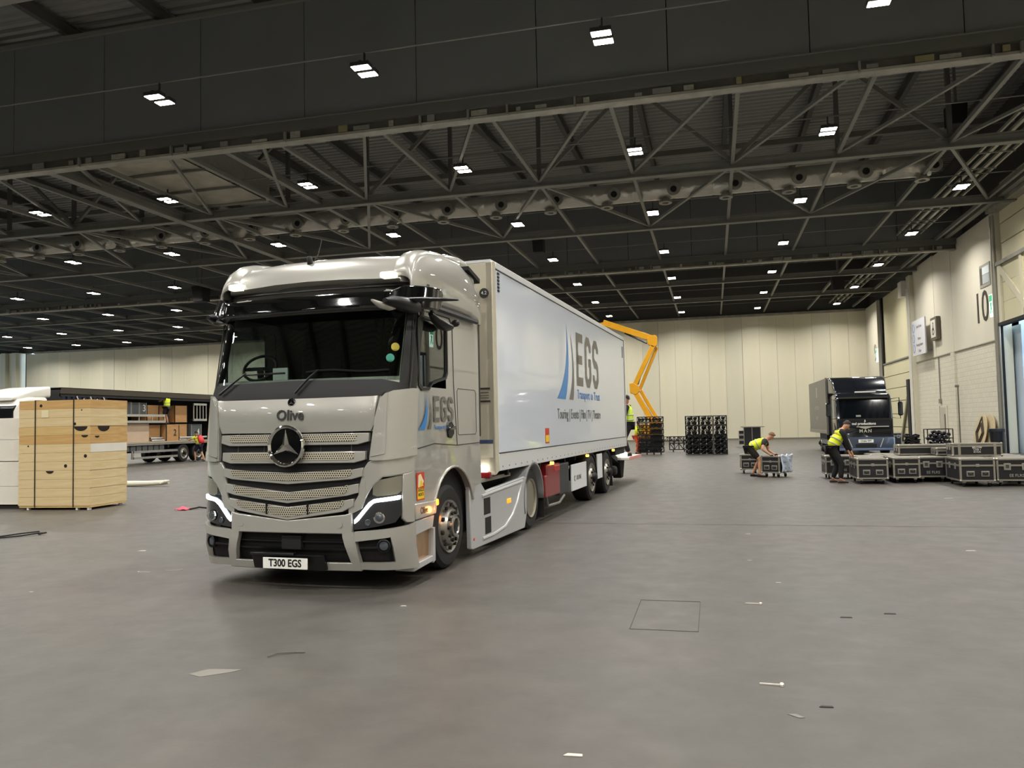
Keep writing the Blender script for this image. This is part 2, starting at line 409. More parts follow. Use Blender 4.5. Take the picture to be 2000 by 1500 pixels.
def ibeam(name, p0, p1, wd, ht, parent=None, m=None):
    b = MB(); p0, p1 = Vector(p0), Vector(p1); u = Vector((0,0,1)); t = ht*.12
    b.bar(p0+u*(ht/2-t/2), p1+u*(ht/2-t/2), wd, t); b.bar(p0-u*(ht/2-t/2), p1-u*(ht/2-t/2), wd, t); b.bar(p0, p1, wd*.14, ht-2*t)
    return b.build(name, m or M_steel, parent or ceil, smooth=0)
for x in RX:                      # roof beams under the deck
    ibeam('roof_beam', (x, YB, ZD-.25), (x, YF, ZD-.25), .2, .42, m=MATS['roof_beam_dark'])
xa, xb = -78.5, XR+.2
def seen_x(y):      # leftmost X inside the frame at depth y, with a margin
    return max(-78.0, -.98*y-6)
for gi, gy in enumerate(GY):
    deep = gi in (4, 7)
    if gi < 3: continue
    if deep: continue
    g = ibeam('roof_truss', (xa, gy, ZC+.17), (xb, gy, ZC+.17), .3, .34)
    member('top_chord', (xa, gy, ZT), (xb, gy, ZT), .22, .25, g)
    xs = [x for x in RX if x > seen_x(gy)] if gi <= 5 else []
    for i, x in enumerate(xs):
        member('vertical', (x, gy, ZC+.3), (x, gy, ZT), .14, .14, g, ibd)
        if i+1 < len(xs):
            a, b_ = (ZC+.3, ZT) if i % 2 == 0 else (ZT, ZC+.3)
            member('diagonal', (x, gy, a), (xs[i+1], gy, b_), .13, .13, g)
# ribs running away from the camera at chord level and the zigzag bracing between
for x in RX:
    member('rib', (x, 20.5, ZC+.22), (x, YF-.2, ZC+.22), .12, .15)
for gi in range(4, len(GY)-1):
    y0, y1 = GY[gi]+.1, GY[gi+1]-.1
    for i in range(len(RX)-1):
        if RX[i] < seen_x(y1) or gi > 5: continue
        if gi == 4: member('brace', (RX[i+1], y0, ZC+.2), (RX[i], y1, ZC+.2), .1, .1)
        elif (i+gi) % 2 == 0: member('brace', (RX[i], y0, ZC+.18), (RX[i+1], y1, ZC+.18), .11, .11)
        else: member('brace', (RX[i], y1, ZC+.18), (RX[i+1], y0, ZC+.18), .11, .11)
# deep girders: dark fascia panels above a pale track
M_fascia = mat('dark_fascia_panel', '#6a6c6a', .55, var=.06, scale=.5)
for gy, ztop in ((GY[4], 14.25), (GY[7], 14.0)):
    g = MB().box(xa, xb, gy+.06, gy+.5, 10.6, ztop).build('partition_girder', M_matteblack, ceil, smooth=0)
    fpw = 3.46; fm = MB().box(-fpw/2+.012, fpw/2-.012, -.06, .06, 10.62, ztop).mesh('fascia_panel', M_fascia, 0)
    for k in range(26):
        x = xb-fpw*(k+.35)
        part('fascia_panel', g, fm, Matrix.Translation((x, gy, 0)))
    MB().box(xa, xb, gy-.16, gy+.3, 10.36, 10.64).build('ledge', mat('girder_ledge', '#55554f', .6), g, smooth=0)
    MB().box(xa, xb, gy-.10, gy+.25, 10.07, 10.14).build('track_flange', M_track, g, smooth=0)
    MB().box(xa, xb, gy-.02, gy+.2, 10.13, 10.36).build('track_web', mat('track_web', '#4f4d46', .5, .3, var=.35, scale=1.2), g, smooth=0)
    # hangers, clamps and offcuts fixed along the track
    rnd = random.Random(int(gy)); lm1 = MB().box(-.5, .5, -.5, .5, -.5, .5).mesh('track_plate', M_track, 0)
    lm2 = MB().box(-.5, .5, -.5, .5, -.5, .5).mesh('track_clamp', M_steel, 0)
    lm3 = MB().box(-.5, .5, -.5, .5, -.5, .5).mesh('track_tape', mat('track_tape', '#7d7654', .6), 0)
    x = xb-1.0
    while x > seen_x(gy)-2:
        wd = rnd.uniform(.08, .5); hh = rnd.uniform(.08, .2)
        me = rnd.choice([lm1, lm1, lm2, lm2, lm2, lm3] if rnd.random() < .5 else [lm1, lm2])
        part('track_fitting', g, me, Matrix.Translation((x, gy-.06, 10.16+hh/2)) @ Matrix.Diagonal((wd, .05, hh, 1)))
        if rnd.random() < .4: part('hanger_clamp', g, lm2, Matrix.Translation((x-.3, gy-.12, 10.2)) @ Matrix.Diagonal((.05, .1, .28, 1)))
        x -= rnd.uniform(.5, 1.6)
    member('ledge_rail', (xa, gy-.18, 10.66), (xb, gy-.18, 10.66), .03, .03, g)
member('fascia_pipe', (xa, GY[4]-.12, 14.25), (xb, GY[4]-.12, 14.25), .12, .12)
# sprinkler pipes the light rows hang under
for j, y in enumerate(LY):
    if j < 3: continue
    MB().cyl((xa, y, 10.93), (xb, y, 10.93), .022, 6).build('sprinkler_pipe', M_steel, ceil)

# ---- round foil-wrapped duct with jet nozzles, rectangular duct
def foil_material():
    m = bpy.data.materials.new('crinkled_foil'); m.use_nodes = True; nt = m.node_tree; b = nt.nodes['Principled BSDF']
    b.inputs['Base Color'].default_value = lin('#b9b5aa'); b.inputs['Metallic'].default_value = .5; b.inputs['Roughness'].default_value = .3
    tc = nt.nodes.new('ShaderNodeTexCoord'); vo = nt.nodes.new('ShaderNodeTexVoronoi'); vo.inputs['Scale'].default_value = 3.2
    nz = nt.nodes.new('ShaderNodeTexNoise'); nz.inputs['Scale'].default_value = 2.5; nz.inputs['Detail'].default_value = 7; nz.inputs['Distortion'].default_value = 1.5
    mx = nt.nodes.new('ShaderNodeMath'); mx.operation = 'ADD'
    nt.links.new(tc.outputs['Object'], vo.inputs['Vector']); nt.links.new(tc.outputs['Object'], nz.inputs['Vector'])
    nt.links.new(vo.outputs['Distance'], mx.inputs[0]); nt.links.new(nz.outputs['Fac'], mx.inputs[1])
    bp = nt.nodes.new('ShaderNodeBump'); bp.inputs['Strength'].default_value = .35; bp.inputs['Distance'].default_value = .08
    nt.links.new(mx.outputs[0], bp.inputs['Height']); nt.links.new(bp.outputs[0], b.inputs['Normal'])
    return m
M_foil = foil_material()
M_noz = mat('nozzle_grey', '#8a877d', .4, .5)
DY, DZ, DR = 32.0, 11.0, .40
duct = thing('ventilation_duct', 'long round foil-wrapped ventilation duct with jet nozzles under the roof', 'duct', (0, DY, DZ))
seg = MB()
prof = []
x = -62.0
while x < 7.6:
    prof += [(x, DR*.985), (x+.75, DR), (x+1.42, DR*.99), (x+1.46, DR*.955), (x+1.52, DR*.955)]; x += 1.56
seg.lathe(prof, (0, 0, 0), (1, 0, 0), 20).build('duct_run', M_foil, duct)
nz = MB().lathe([(0, .17), (.16, .19), (.17, .26), (.27, .26), (.27, .13), (.1, .10)], (0,0,0), (0,-1,-.12), 18)
nzme = nz.mesh('nozzle', M_noz)
nzin = MB().cyl((0,-.22,-.03), (0,-.268,-.032), .12, 14).mesh('nozzle_throat', M_matteblack)
for k in range(24):
    x = 8.2-k*2.35
    o = part('nozzle', duct, nzme, Matrix.Translation((x, -DR+.12, -.12)))
    part('nozzle_throat', o, nzin, Matrix.Identity(4))
    part('nozzle', duct, nzme, Matrix.Translation((x-.35, -.05, -DR+.1)) @ Matrix.Rotation(R(80), 4, 'X'))
rd = thing('rectangular_duct', 'large rectangular foil-clad duct crossing behind the near dark girder', 'duct', (-18.8, 24.6, 10.9))
rb = MB(); nx, ny = 4, 10
def duct_face(u, v): return (-1.7+3.4*u, -3.9+7.6*v, .05*math.sin(v*19)*math.sin(u*PI))
rb.grid(duct_face, 6, 16); rb.build('duct_underside', mat('duct_underside', '#a19c8c', .5, .2, var=.15, scale=2), rd)
MB().box(-1.7, 1.7, -3.9, 3.7, .06, 1.5).build('duct_casing', M_foil, rd, bevel=.04)
for y in (-2.6, -.7, 1.4, 3.2): MB().box(-1.8, 1.8, y-.04, y+.04, -.08, .02).build('duct_hanger', M_steel, rd, smooth=0)
ibeam('crane_beam', (-21.2, 20.6, 10.6), (-21.2, 44, 10.6), .35, .4)
ibeam('crane_beam', (-14.9, 20.6, 10.75), (-14.9, 36.3, 10.75), .2, .25)

# ---- cable ladder along the right wall
cl = thing('cable_ladder', 'long cable ladder hung along the right wall below the roof', 'cable ladder', (10.1, 20.7, 11.06))
for x in (-.55, -.2, .2, .55): MB().bar((x, 0, 0), (x, 48.0, 0), .07 if abs(x) > .3 else .12, .1).build('side_rail', mat('ladder_pale', '#a9a698', .45, .1), cl, smooth=0)
rg = MB().box(-.6, .6, -.04, .04, -.04, .02).mesh('rung', M_steel, 0)
for k in range(24): part('rung', cl, rg, Matrix.Translation((0, .4+k*2.0, -.04)))
member('wall_beam', (XR-.5, 20.6, 10.8), (XR-.5, 53, 10.8), .25, .3)

# ---- hung loudspeakers and domes
spk = thing('hung_loudspeaker', '', 'loudspeaker')
MB().hexa([(-.3,-.25,-.4),(.3,-.25,-.4),(.36,.3,-.4),(-.36,.3,-.4)], [(-.34,-.35,.4),(.34,-.35,.4),(.36,.3,.4),(-.36,.3,.4)]).build('cabinet', M_matteblack, spk, bevel=.03)
MB().box(-.05, .05, -.05, .05, .4, 4.2).build('hanger', M_steel, spk, smooth=0)
for i, (x, y, z, s, lb) in enumerate([(8.6, 30.2, 12.15, .9, 'large black loudspeaker hung near the right wall under the roof'), (-8.0, 37.6, 10.4, .8, 'small black loudspeaker hung above the lorry cab roof'), (8.0, 53.5, 10.2, 1.1, 'black loudspeaker hung far back by the right wall'), (-31.0, 43.2, 10.3, 1.2, 'black loudspeaker hung in the dark left roof bays')]):
    o = spk if i == 0 else copy_tree(spk)
    o.location = (x, y, z); o.scale = (s, s, s); o['label'] = lb; o['group'] = 'hung loudspeakers'

# ================================================================== ceiling lights
M_led = mat('led_panel', '#fff6e2', .3, emit='#fff4de', estr=28)
M_housing = mat('lamp_housing', '#3b3b3a', .5, .4)
hd = MB().box(-.24, .24, -.13, .13, 0, .1).mesh('lamp_head', M_housing, 0)
df = MB().box(-.22, .22, -.115, .115, -.012, .002).mesh('diffuser', M_led, 0)
brk = MB().box(-.03, .03, -.3, .3, .1, .14).box(-.02, .02, -.02, .02, .14, .46).mesh('bracket', M_housing, 0)
ld = bpy.data.lights.new('ceiling_light_beam', 'AREA'); ld.shape = 'RECTANGLE'; ld.size = .46; ld.size_y = .7
ld.energy = LIGHT_W; ld.color = LIGHT_COL; ld.spread = R(150)
for j, y in list(enumerate(LY))+[(-1-q, yy) for q, yy in enumerate(reversed(LYB))]:
    for i, x in enumerate(LX):
        front = j >= 4
        if j < 0 and (x < -22): continue
        if front and x < -1.02*y-4 and x < -34: pass
        if not front and x < -40: continue
        row = ('row nearest the camera' if j == 4 else '%s row from the camera' % ORD[j-4]) if front else '%s row behind the camera' % ORD[3-j]
        c_ = ORD[len(LX)-1-i]
        t = thing('ceiling_light', 'twin-head white ceiling light, %s from the right, %s' % (c_, row), 'ceiling light', (x, y, 10.47), 0, 'twin-head ceiling lights')
        part('bracket', t, brk, Matrix.Identity(4))
        for s in (-1, 1):
            h = part('lamp_head', t, hd, Matrix.Translation((0, s*.2, 0)))
            part('diffuser', h, df, Matrix.Identity(4))
        lo = bpy.data.objects.new('beam', ld); col.objects.link(lo); lo.parent = t; lo.location = (0, 0, -.03)
# ================================================================== the silver articulated truck
TY = R(-3.3)
TO = (-4.398, 7.638, 0)
M_silver = mat('silver_beige_paint', '#aeaca4', .3, .35, coat=1)
M_silver_d = mat('silver_beige_seam', '#2a2926', .6)  # dark tone for door and rail seams
M_sideskirt = mat('grey_skirt_plastic', '#b1b3b3', .35, .15, coat=.2)
red = mat('red_tank_paint', '#7d0f14', .35, coat=.3)
M_gap = mat('black_gap', '#050505', .7)
M_trailer = mat('white_panel_daylight_tint', '#d8dfea', .14, coat=.5)  # blue cast of the daylight is put into the white panel colour
M_beige = mat('trailer_front_beige', '#bdb6a2', .35)
def glass_material(name, tint, refl=1.0):
    m = bpy.data.materials.new(name); m.use_nodes = True; nt = m.node_tree; nt.nodes.clear()
    o = nt.nodes.new('ShaderNodeOutputMaterial'); mx = nt.nodes.new('ShaderNodeMixShader'); lw_ = nt.nodes.new('ShaderNodeLayerWeight'); lw_.inputs[0].default_value = .5; pw = nt.nodes.new('ShaderNodeMath'); pw.operation = 'POWER'; pw.inputs[1].default_value = 5
    fr = nt.nodes.new('ShaderNodeMath'); fr.operation = 'MULTIPLY_ADD'; fr.inputs[1].default_value = .94; fr.inputs[2].default_value = .06
    nt.links.new(lw_.outputs['Facing'], pw.inputs[0]); nt.links.new(pw.outputs[0], fr.inputs[0])
    tr = nt.nodes.new('ShaderNodeBsdfTransparent'); tr.inputs[0].default_value = lin(tint); gl = nt.nodes.new('ShaderNodeBsdfGlossy'); gl.inputs['Roughness'].default_value = .01
    gl.inputs[0].default_value = (refl, refl, refl, 1)
    nt.links.new(fr.outputs[0], mx.inputs[0]); nt.links.new(tr.outputs[0], mx.inputs[1]); nt.links.new(gl.outputs[0], mx.inputs[2]); nt.links.new(mx.outputs[0], o.inputs[0])
    return m
M_glass = glass_material('windscreen_glass', '#dfe6e3')
M_sideglass = glass_material('side_window_glass', '#dfe6e6')
def lerp_tab(t, tab):
    for (a, b), (c, d) in zip(tab, tab[1:]):
        if t <= c: return b+(d-b)*(max(t, a)-a)/(c-a)
    return tab[-1][1]
FRONT_Y = [(.2, .08), (.45, .0), (.95, .0), (1.3, .02), (2.05, .10), (2.2, .14), (3.0, .36), (3.2, .45), (3.6, .6)]
CW, CR_, CB = 1.25, .34, .06
CA = CW-CR_; CL = CR_*PI/2
def FS(s, z, off=0.0):          # point on the cab skin: s metres from the centre line along the outline, height z
    y0 = lerp_tab(z, FRONT_Y); sg = 1 if s >= 0 else -1; q = abs(s); ya = y0+CB
    if q <= CA: return (sg*q, y0+CB*(q/CA)**2-off, z)
    if q <= CA+CL:
        t = (q-CA)/CR_; return (sg*(CA+(CR_+off)*math.sin(t)), ya+CR_-(CR_+off)*math.cos(t), z)
    return (sg*(CW+off), ya+CR_+(q-CA-CL), z)
def band(pts, off, thick=.03, ds=.04, nz=4, mb=None, mirror=False, bulge=0.0):
    """slab on the cab skin; pts = [(s, zlo, zhi)] sorted by s"""
    mb = mb or MB()
    if mirror: pts = [(-s, a, b) for s, a, b in reversed(pts)]
    ss = []
    for (a, b) in zip(pts, pts[1:]):
        k = max(1, int(math.ceil((b[0]-a[0])/ds)))
        ss += [a[0]+(b[0]-a[0])*i/k for i in range(k)]
    ss.append(pts[-1][0])
    lo = [(p[0], p[1]) for p in pts]; hi = [(p[0], p[2]) for p in pts]
    nS = len(ss); vs = []; fs = []
    for layer in (off, off-thick):
        for s in ss:
            a, b = lerp_tab(s, lo), lerp_tab(s, hi)
            for j in range(nz+1): vs.append(FS(s, a+(b-a)*j/nz, layer+bulge*math.sin(PI*j/nz)))
    st = nz+1; B = nS*st
    for i in range(nS-1):
        for j in range(nz):
            fs.append((i*st+j, (i+1)*st+j, (i+1)*st+j+1, i*st+j+1)); fs.append((B+i*st+j, B+i*st+j+1, B+(i+1)*st+j+1, B+(i+1)*st+j))
        fs.append((i*st, B+i*st, B+(i+1)*st, (i+1)*st)); fs.append((i*st+nz, (i+1)*st+nz, B+(i+1)*st+nz, B+i*st+nz))
    for i in (0, nS-1):
        for j in range(nz): fs.append((i*st+j, i*st+j+1, B+i*st+j+1, B+i*st+j))
    return mb.add(vs, fs)
def both(pts, off, thick, name, m, parent, **kw):
    for mir in (False, True): band(pts, off, thick, mirror=mir).build(name, m, parent, **kw)

def egs_logo(parent, XS, y0, zb, ky, kz):
    """the E G S letters and two swooshes; y0 = left of the E, zb = foot of the letters"""
    def P(y, z): return (XS, y0+y*ky, zb+z*kz)
    def strip(name, A, B, m):
        n = len(A); MB().add([P(*q) for q in A]+[P(*q) for q in B], [(i, i+1, n+i+1, n+i) for i in range(n-1)]).build(name, m, parent, smooth=0)
    def sk(pts, th):
        L = []; Rr = []; V_ = [Vector(q) for q in pts]
        for i, q in enumerate(V_):
            d0 = (V_[i]-V_[i-1]).normalized() if i else (V_[1]-V_[0]).normalized(); d1 = (V_[i+1]-V_[i]).normalized() if i < len(V_)-1 else d0
            n0 = Vector((-d0.y, d0.x)); n1 = Vector((-d1.y, d1.x)); m_ = (n0+n1).normalized(); k = 1/max(.5, m_.dot(n1))
            L.append(q+m_*th/2*k); Rr.append(q-m_*th/2*k)
        return [(q.x, q.y) for q in L], [(q.x, q.y) for q in Rr]
    T = 1.10; th = .185; h = th/2; lw = .62; c = .12; mid = T/2
    LG = mat('logo_bronze', '#6a665e', .35)
    shapes = [[[(lw, T-h), (h, T-h), (h, h), (lw, h)], [(h, mid), (lw*.9, mid)]],
              [[(.82+lw-h+.02, T-.32), (.82+lw-h+.02, T-h-c), (.82+lw-h-c, T-h), (.82+h+c, T-h), (.82+h, T-h-c), (.82+h, h+c), (.82+h+c, h), (.82+lw-h-c, h), (.82+lw-h+.02, h+c), (.82+lw-h+.02, .54), (.82+.36, .54)]],
              [[(1.64+lw-h+.02, T-.28), (1.64+lw-h+.02, T-h-c), (1.64+lw-h-c, T-h), (1.64+h+c, T-h), (1.64+h, T-h-c), (1.64+h, .67), (1.64+h+c, .56), (1.64+lw-h-c, .54), (1.64+lw-h+.02, .44), (1.64+lw-h+.02, h+c), (1.64+lw-h-c, h), (1.64+h+c, h), (1.64+h, h+c), (1.64+h, .30)]]]
    for strokes in shapes:
        mb = MB()
        for pts in strokes:
            A, B = sk(pts, th); n = len(A); mb.add([P(*q) for q in A]+[P(*q) for q in B], [(i, i+1, n+i+1, n+i) for i in range(n-1)])
        mb.build('logo_letter', LG, parent, smooth=0)
    def cq(p0, p1, p2, n=14): return [((1-t)**2*p0[0]+2*t*(1-t)*p1[0]+t*t*p2[0], (1-t)**2*p0[1]+2*t*(1-t)*p1[1]+t*t*p2[1]) for t in [k/n for k in range(n+1)]]
    strip('logo_swoosh', cq((-1.68, -.30), (-.70, .16), (-.82, 1.18)), cq((-1.0, -.30), (-.49, .29), (-.82, 1.18)), mat('swoosh_blue', '#2f7fc4', .3))
    strip('logo_swoosh', cq((-.70, -.30), (-.16, .16), (-.50, .99)), cq((-.34, -.30), (-.08, .34), (-.48, .99)), LG)
tr = thing('truck_tractor', 'silver beige lorry tractor with Olive lettering and a round star grille badge', 'truck', TO, TY)
# --- cab shell with real openings for windscreen and side windows
SIDE_Y = [2.52, 2.1, 1.66, 1.38, 1.1, .85, .62]
Z_ROWS = [1.40, 1.66, 1.9, 2.04, 2.14, 2.24, 2.4, 2.6, 2.8, 2.9, 2.98, 3.1, 3.2]
FRS = [CA+CL*.75, CA+CL*.5, CA+CL*.25, CA, .7, .35, 0]
def shell():
    mb = MB(); ncol = None
    rows = []
    for z in Z_ROWS:
        tin = .0 if z < 2.9 else (z-2.9)*.08
        row = [(CW-tin, y, z) for y in SIDE_Y]+[FS(s, z) for s in [CA+CL]+FRS]
        left = [(-x, y, zz) for x, y, zz in reversed(row[:-1])]
        rows.append(row+left)
    n = len(rows[0]); nside = len(SIDE_Y)
    vs = [p for r in rows for p in r]; fs = []
    for j in range(len(rows)-1):
        z0, z1 = Z_ROWS[j], Z_ROWS[j+1]
        for i in range(n-1):
            k = min(i, n-2-i)
            if k in (3, 4, 5) and 2.13 < z0 and z1 < 2.91: continue          # side windows
            if k >= nside+2 and z0 > 2.2 and z1 < 3.0: continue           # windscreen
            fs.append((j*n+i, j*n+i+1, (j+1)*n+i+1, (j+1)*n+i))
    mb.add(vs, fs)
    # rear wall and floor
    mb.add([(-CW, 2.52, 1.4), (CW, 2.52, 1.4), (CW, 2.52, 3.2), (-CW, 2.52, 3.2)], [(0,1,2,3)])
    mb.add([(-CW, 2.52, 1.4), (CW, 2.52, 1.4), (CW, .45, 1.4), (-CW, .45, 1.4)], [(0,1,2,3)])
    return mb
shell().build('cab_shell', M_silver, tr, smooth=50)
# interior
inn = mat('cab_interior', '#141414', .8)
MB().prism([(.42, 1.5), (.34, 2.2), (.42, 2.26), (.9, 2.27), (.95, 1.5)], 'x', -1.12, 1.12).build('dashboard', inn, tr, bevel=.06)
MB().box(-1.2, 1.2, 2.25, 2.48, 1.42, 3.15).build('bunk_wall', inn, tr, smooth=0)
MB().box(-1.2, 1.2, .5, 2.4, 3.05, 3.12).build('headliner', inn, tr, smooth=0)
for s in (-1, 1):
    st_ = MB().box(s*.62-.27, s*.62+.27, 1.15, 1.7, 1.75, 1.95).build('seat', inn, tr, bevel=.05)
    MB().box(s*.62-.26, s*.62+.26, 1.6, 1.78, 1.9, 2.75).build('seat_back', inn, st_, bevel=.06)
sw = MB(); sw.tube([(-.84+.22*math.cos(2*PI*k/24), .68+.08*math.sin(2*PI*k/24), 2.43+.15*math.sin(2*PI*k/24)) for k in range(24)], .018, 8, True)
sw.bar((-1.05, .68, 2.42), (-.63, .68, 2.42), .05, .04); sw.bar((-.84, .72, 2.2), (-.84, .68, 2.42), .06, .05)
sw.build('steering_wheel', M_black, tr)
pp = MB().box(-.50, -.31, .44, .46, 2.262, 2.40); pp.build('dashboard_note', mat('paper_note', '#dfe3dc', .7), tr, smooth=0)
# windscreen, pillars, cowl, visor
band([(-1.19, 2.20, 2.98), (1.19, 2.20, 2.98)], .006, .006, nz=8).build('windscreen', M_glass, tr, smooth=60)
both([(1.19, 2.05, 3.02), (1.44, 2.12, 3.05)], .012, .02, 'pillar', M_black, tr, smooth=60)
band([(-1.44, 2.09, 2.12), (-1.0, 2.04, 2.21), (0, 2.025, 2.225), (1.0, 2.04, 2.21), (1.44, 2.09, 2.12)], .016, .03, nz=4).build('cowl', mat('cowl_plastic', '#0c0c0c', .5), tr, smooth=60)
vm = MB()
def visor(s0, s1, zl, zh, off0, off1):
    def fn(u, v):
        s = s0+(s1-s0)*u
        if v < .5: return FS(s, zh-(zh-zl)*(v*2)*.35, off0+(off1-off0)*min(1, v*2))
        return FS(s, zh-(zh-zl)*(.35+(v-.5)*2*.65), off1-.02*(v-.5))
    return fn
vm.grid(visor(-1.45, 1.45, 2.985, 3.255, .06, .17), 40, 8)
band([(-1.45, 3.12, 3.31), (1.45, 3.12, 3.31)], .02, .03).build('visor_recess', mat('recess_grey', '#3a3936', .5), tr, smooth=60)
vo = vm.build('sun_visor', mat('smoked_visor', '#050606', .06, coat=1), tr, smooth=60, thick=.012)
for s in (-1, 1):
    band([(1.0*1, 3.00, 3.17), (1.1, 2.96, 3.24), (1.42, 2.98, 3.24), (1.5, 3.02, 3.18)], .19, .16, mirror=(s < 0)).build('visor_end', M_blackgloss, tr, bevel=.02)
# wipers
for pts in ([(-.98, 2.10), (-.80, 2.24), (-.66, 2.33)], [(.03, 2.085), (.18, 2.25), (.28, 2.335)]):
    a = [FS(s, z, .05) for s, z in pts]
    wa = MB().tube(a, [.014, .012, .009], 6).build('wiper_arm', M_black, tr)
    s0 = pts[-1][0]
    MB().tube([FS(s0-.16+.94*k/6, 2.315+.015*math.sin(k), .025) for k in range(7)] if s0 > 0 else [FS(s0-.05+.56*k/6, 2.315, .025) for k in range(7)], .011, 6).build('wiper_blade', M_black, wa)
for s, z, c in ((1.10, 2.56, '#c9b94a'), (1.06, 2.44, '#54b39d')):
    MB().cyl(FS(s, z, .006), FS(s, z, .012), .045, 18).build('windscreen_sticker', mat('sticker'+c, c, .5), tr)
# hood panel
band([(-.985, 2.03, 2.035), (-.96, 1.75, 2.033), (-.92, 1.665, 2.03), (-.3, 1.66, 2.025), (.3, 1.66, 2.025), (.92, 1.665, 2.03), (.96, 1.75, 2.033), (.985, 2.03, 2.035)], .035, .04, nz=14, bulge=.022).build('hood_panel', M_silver, tr, smooth=50)
text('hood_lettering', tr, 'Olive', .155, mat('lettering_dark', '#2b2b28', .5), (0.0, .014, 1.845), (0, -1, .10), ext=.003, bold=.003)
MB().lathe([(0, .0), (.004, .04), (.012, .045), (.0, .05)], (0, .052, 1.985), (0, -1, .1), 20).build('small_badge', M_chrome, tr)
MB().cyl((0, .05, 1.985), (0, .040, 1.985), .036, 18).build('badge_disc', M_blackgloss, tr)
bs = MB()
for k in range(3):
    a = PI/2+2*PI*k/3
    bs.add([(0, .034, 1.985), (.007*math.cos(a+PI/2), .038, 1.985+.007*math.sin(a+PI/2)), (.031*math.cos(a), .038, 1.985+.031*math.sin(a)), (.007*math.cos(a-PI/2), .038, 1.985+.007*math.sin(a-PI/2))], [(0,1,2),(0,2,3)])
bs.build('badge_star', M_chrome, tr, smooth=0)
# grille
band([(-.95, 1.5, 1.66), (-.8, .85, 1.665), (0, .70, 1.665), (.8, .85, 1.665), (.95, 1.5, 1.66)], .0, .02, nz=6).build('grille_backing', M_gap, tr, smooth=0)
def perf_material():
    m = bpy.data.materials.new('perforated_grille'); m.use_nodes = True; nt = m.node_tree; b = nt.nodes['Principled BSDF']; N = nt.nodes.new; L = nt.links.new
    tc = N('ShaderNodeTexCoord'); sp = N('ShaderNodeSeparateXYZ'); L(tc.outputs['Object'], sp.inputs[0])
    def mth(op, a, bb=None):
        n = N('ShaderNodeMath'); n.operation = op
        for i, q in enumerate((a, bb)):
            if q is None: continue
            if isinstance(q, (int, float)): n.inputs[i].default_value = q
            else: L(q, n.inputs[i])
        return n.outputs[0]
    P = .026; H = P*.866
    row = mth('FLOOR', mth('DIVIDE', sp.outputs['Z'], H))
    par = mth('MULTIPLY', mth('MODULO', row, 2), P/2)
    fx = mth('SUBTRACT', mth('FRACT', mth('DIVIDE', mth('ADD', sp.outputs['X'], mth('ADD', par, 9)), P)), .5)
    fz = mth('SUBTRACT', mth('FRACT', mth('DIVIDE', sp.outputs['Z'], H)), .5)
    d = mth('SQRT', mth('ADD', mth('POWER', mth('MULTIPLY', fx, P), 2), mth('POWER', mth('MULTIPLY', fz, H), 2)))
    hole = mth('LESS_THAN', d, P*.30)
    mx = N('ShaderNodeMix'); mx.data_type = 'RGBA'; L(hole, mx.inputs[0]); mx.inputs[6].default_value = lin('#c3bca8'); mx.inputs[7].default_value = lin('#16150f')
    L(mx.outputs[2], b.inputs['Base Color']); b.inputs['Metallic'].default_value = .3; b.inputs['Roughness'].default_value = .35
    return m
M_perf = perf_material()
SL = [(1.645, 1.525, 1.645, 1.525, .91), (1.455, 1.335, 1.455, 1.335, .88), (1.285, 1.165, 1.235, 1.115, .855), (1.12, .995, 1.03, .915, .81), (.965, .86, .875, .738, .76)]
for i, (ze, zb, zc, zcb, hw) in enumerate(SL):
    inner = hw-.10 if i == 4 else hw
    pts = [(-hw, zb+.03, ze), (-hw+.12, zb-(.03 if i == 4 else 0), ze-.02*(i > 1)), (0, zcb, zc), (hw-.12, zb-(.03 if i == 4 else 0), ze-.02*(i > 1)), (hw, zb+.03, ze)]
    sl_ = band(pts, .05, .05, nz=2).build('grille_slat', M_silver, tr, smooth=40, bevel=.006)
    k = .80
    pz = lambda s, a, b_: a+(b_-a)*abs(s)/hw
    inner_pts = [(-hw*.86, zb+.045, ze-.012), (-hw*.80, pz(.8*hw, zcb, zb)+.034, pz(.8*hw, zc, ze)-.008), (0, zcb+.034, zc-.008), (hw*.80, pz(.8*hw, zcb, zb)+.034, pz(.8*hw, zc, ze)-.008), (hw*.86, zb+.045, ze-.012)]
    band(inner_pts, .056, .006, nz=2).build('perforated_inset', M_perf, sl_, smooth=40)
    if i == 4:
        for x in (-.25, .25): MB().box(x-.004, x+.004, -.07, -.03, .80, .92).build('slat_joint', M_gap, sl_, smooth=0)
# star badge on the grille
MB().lathe([(.0, .175), (.02, .19), (.035, .205), (.02, .222), (0, .225)], (0, -.06, 1.52), (0, -1, .04), 40, closed=True).build('badge_ring', M_chrome, tr)
MB().cyl((0, .0, 1.52), (0, -.072, 1.52), .18, 36).build('badge_plate', M_blackgloss, tr)
sm = MB()
for k in range(3):
    a = PI/2+2*PI*k/3; yb = -.073; yt = -.105
    c0 = (0, yt, 1.52); tip = (.178*math.cos(a), yb, 1.52+.178*math.sin(a))
    l = (.046*math.cos(a+PI/3), yb, 1.52+.046*math.sin(a+PI/3)); r = (.046*math.cos(a-PI/3), yb, 1.52+.046*math.sin(a-PI/3))
    sm.add([c0, l, tip, r], [(0,1,2), (0,2,3)])
sm.build('badge_star', M_chrome, tr, smooth=0)
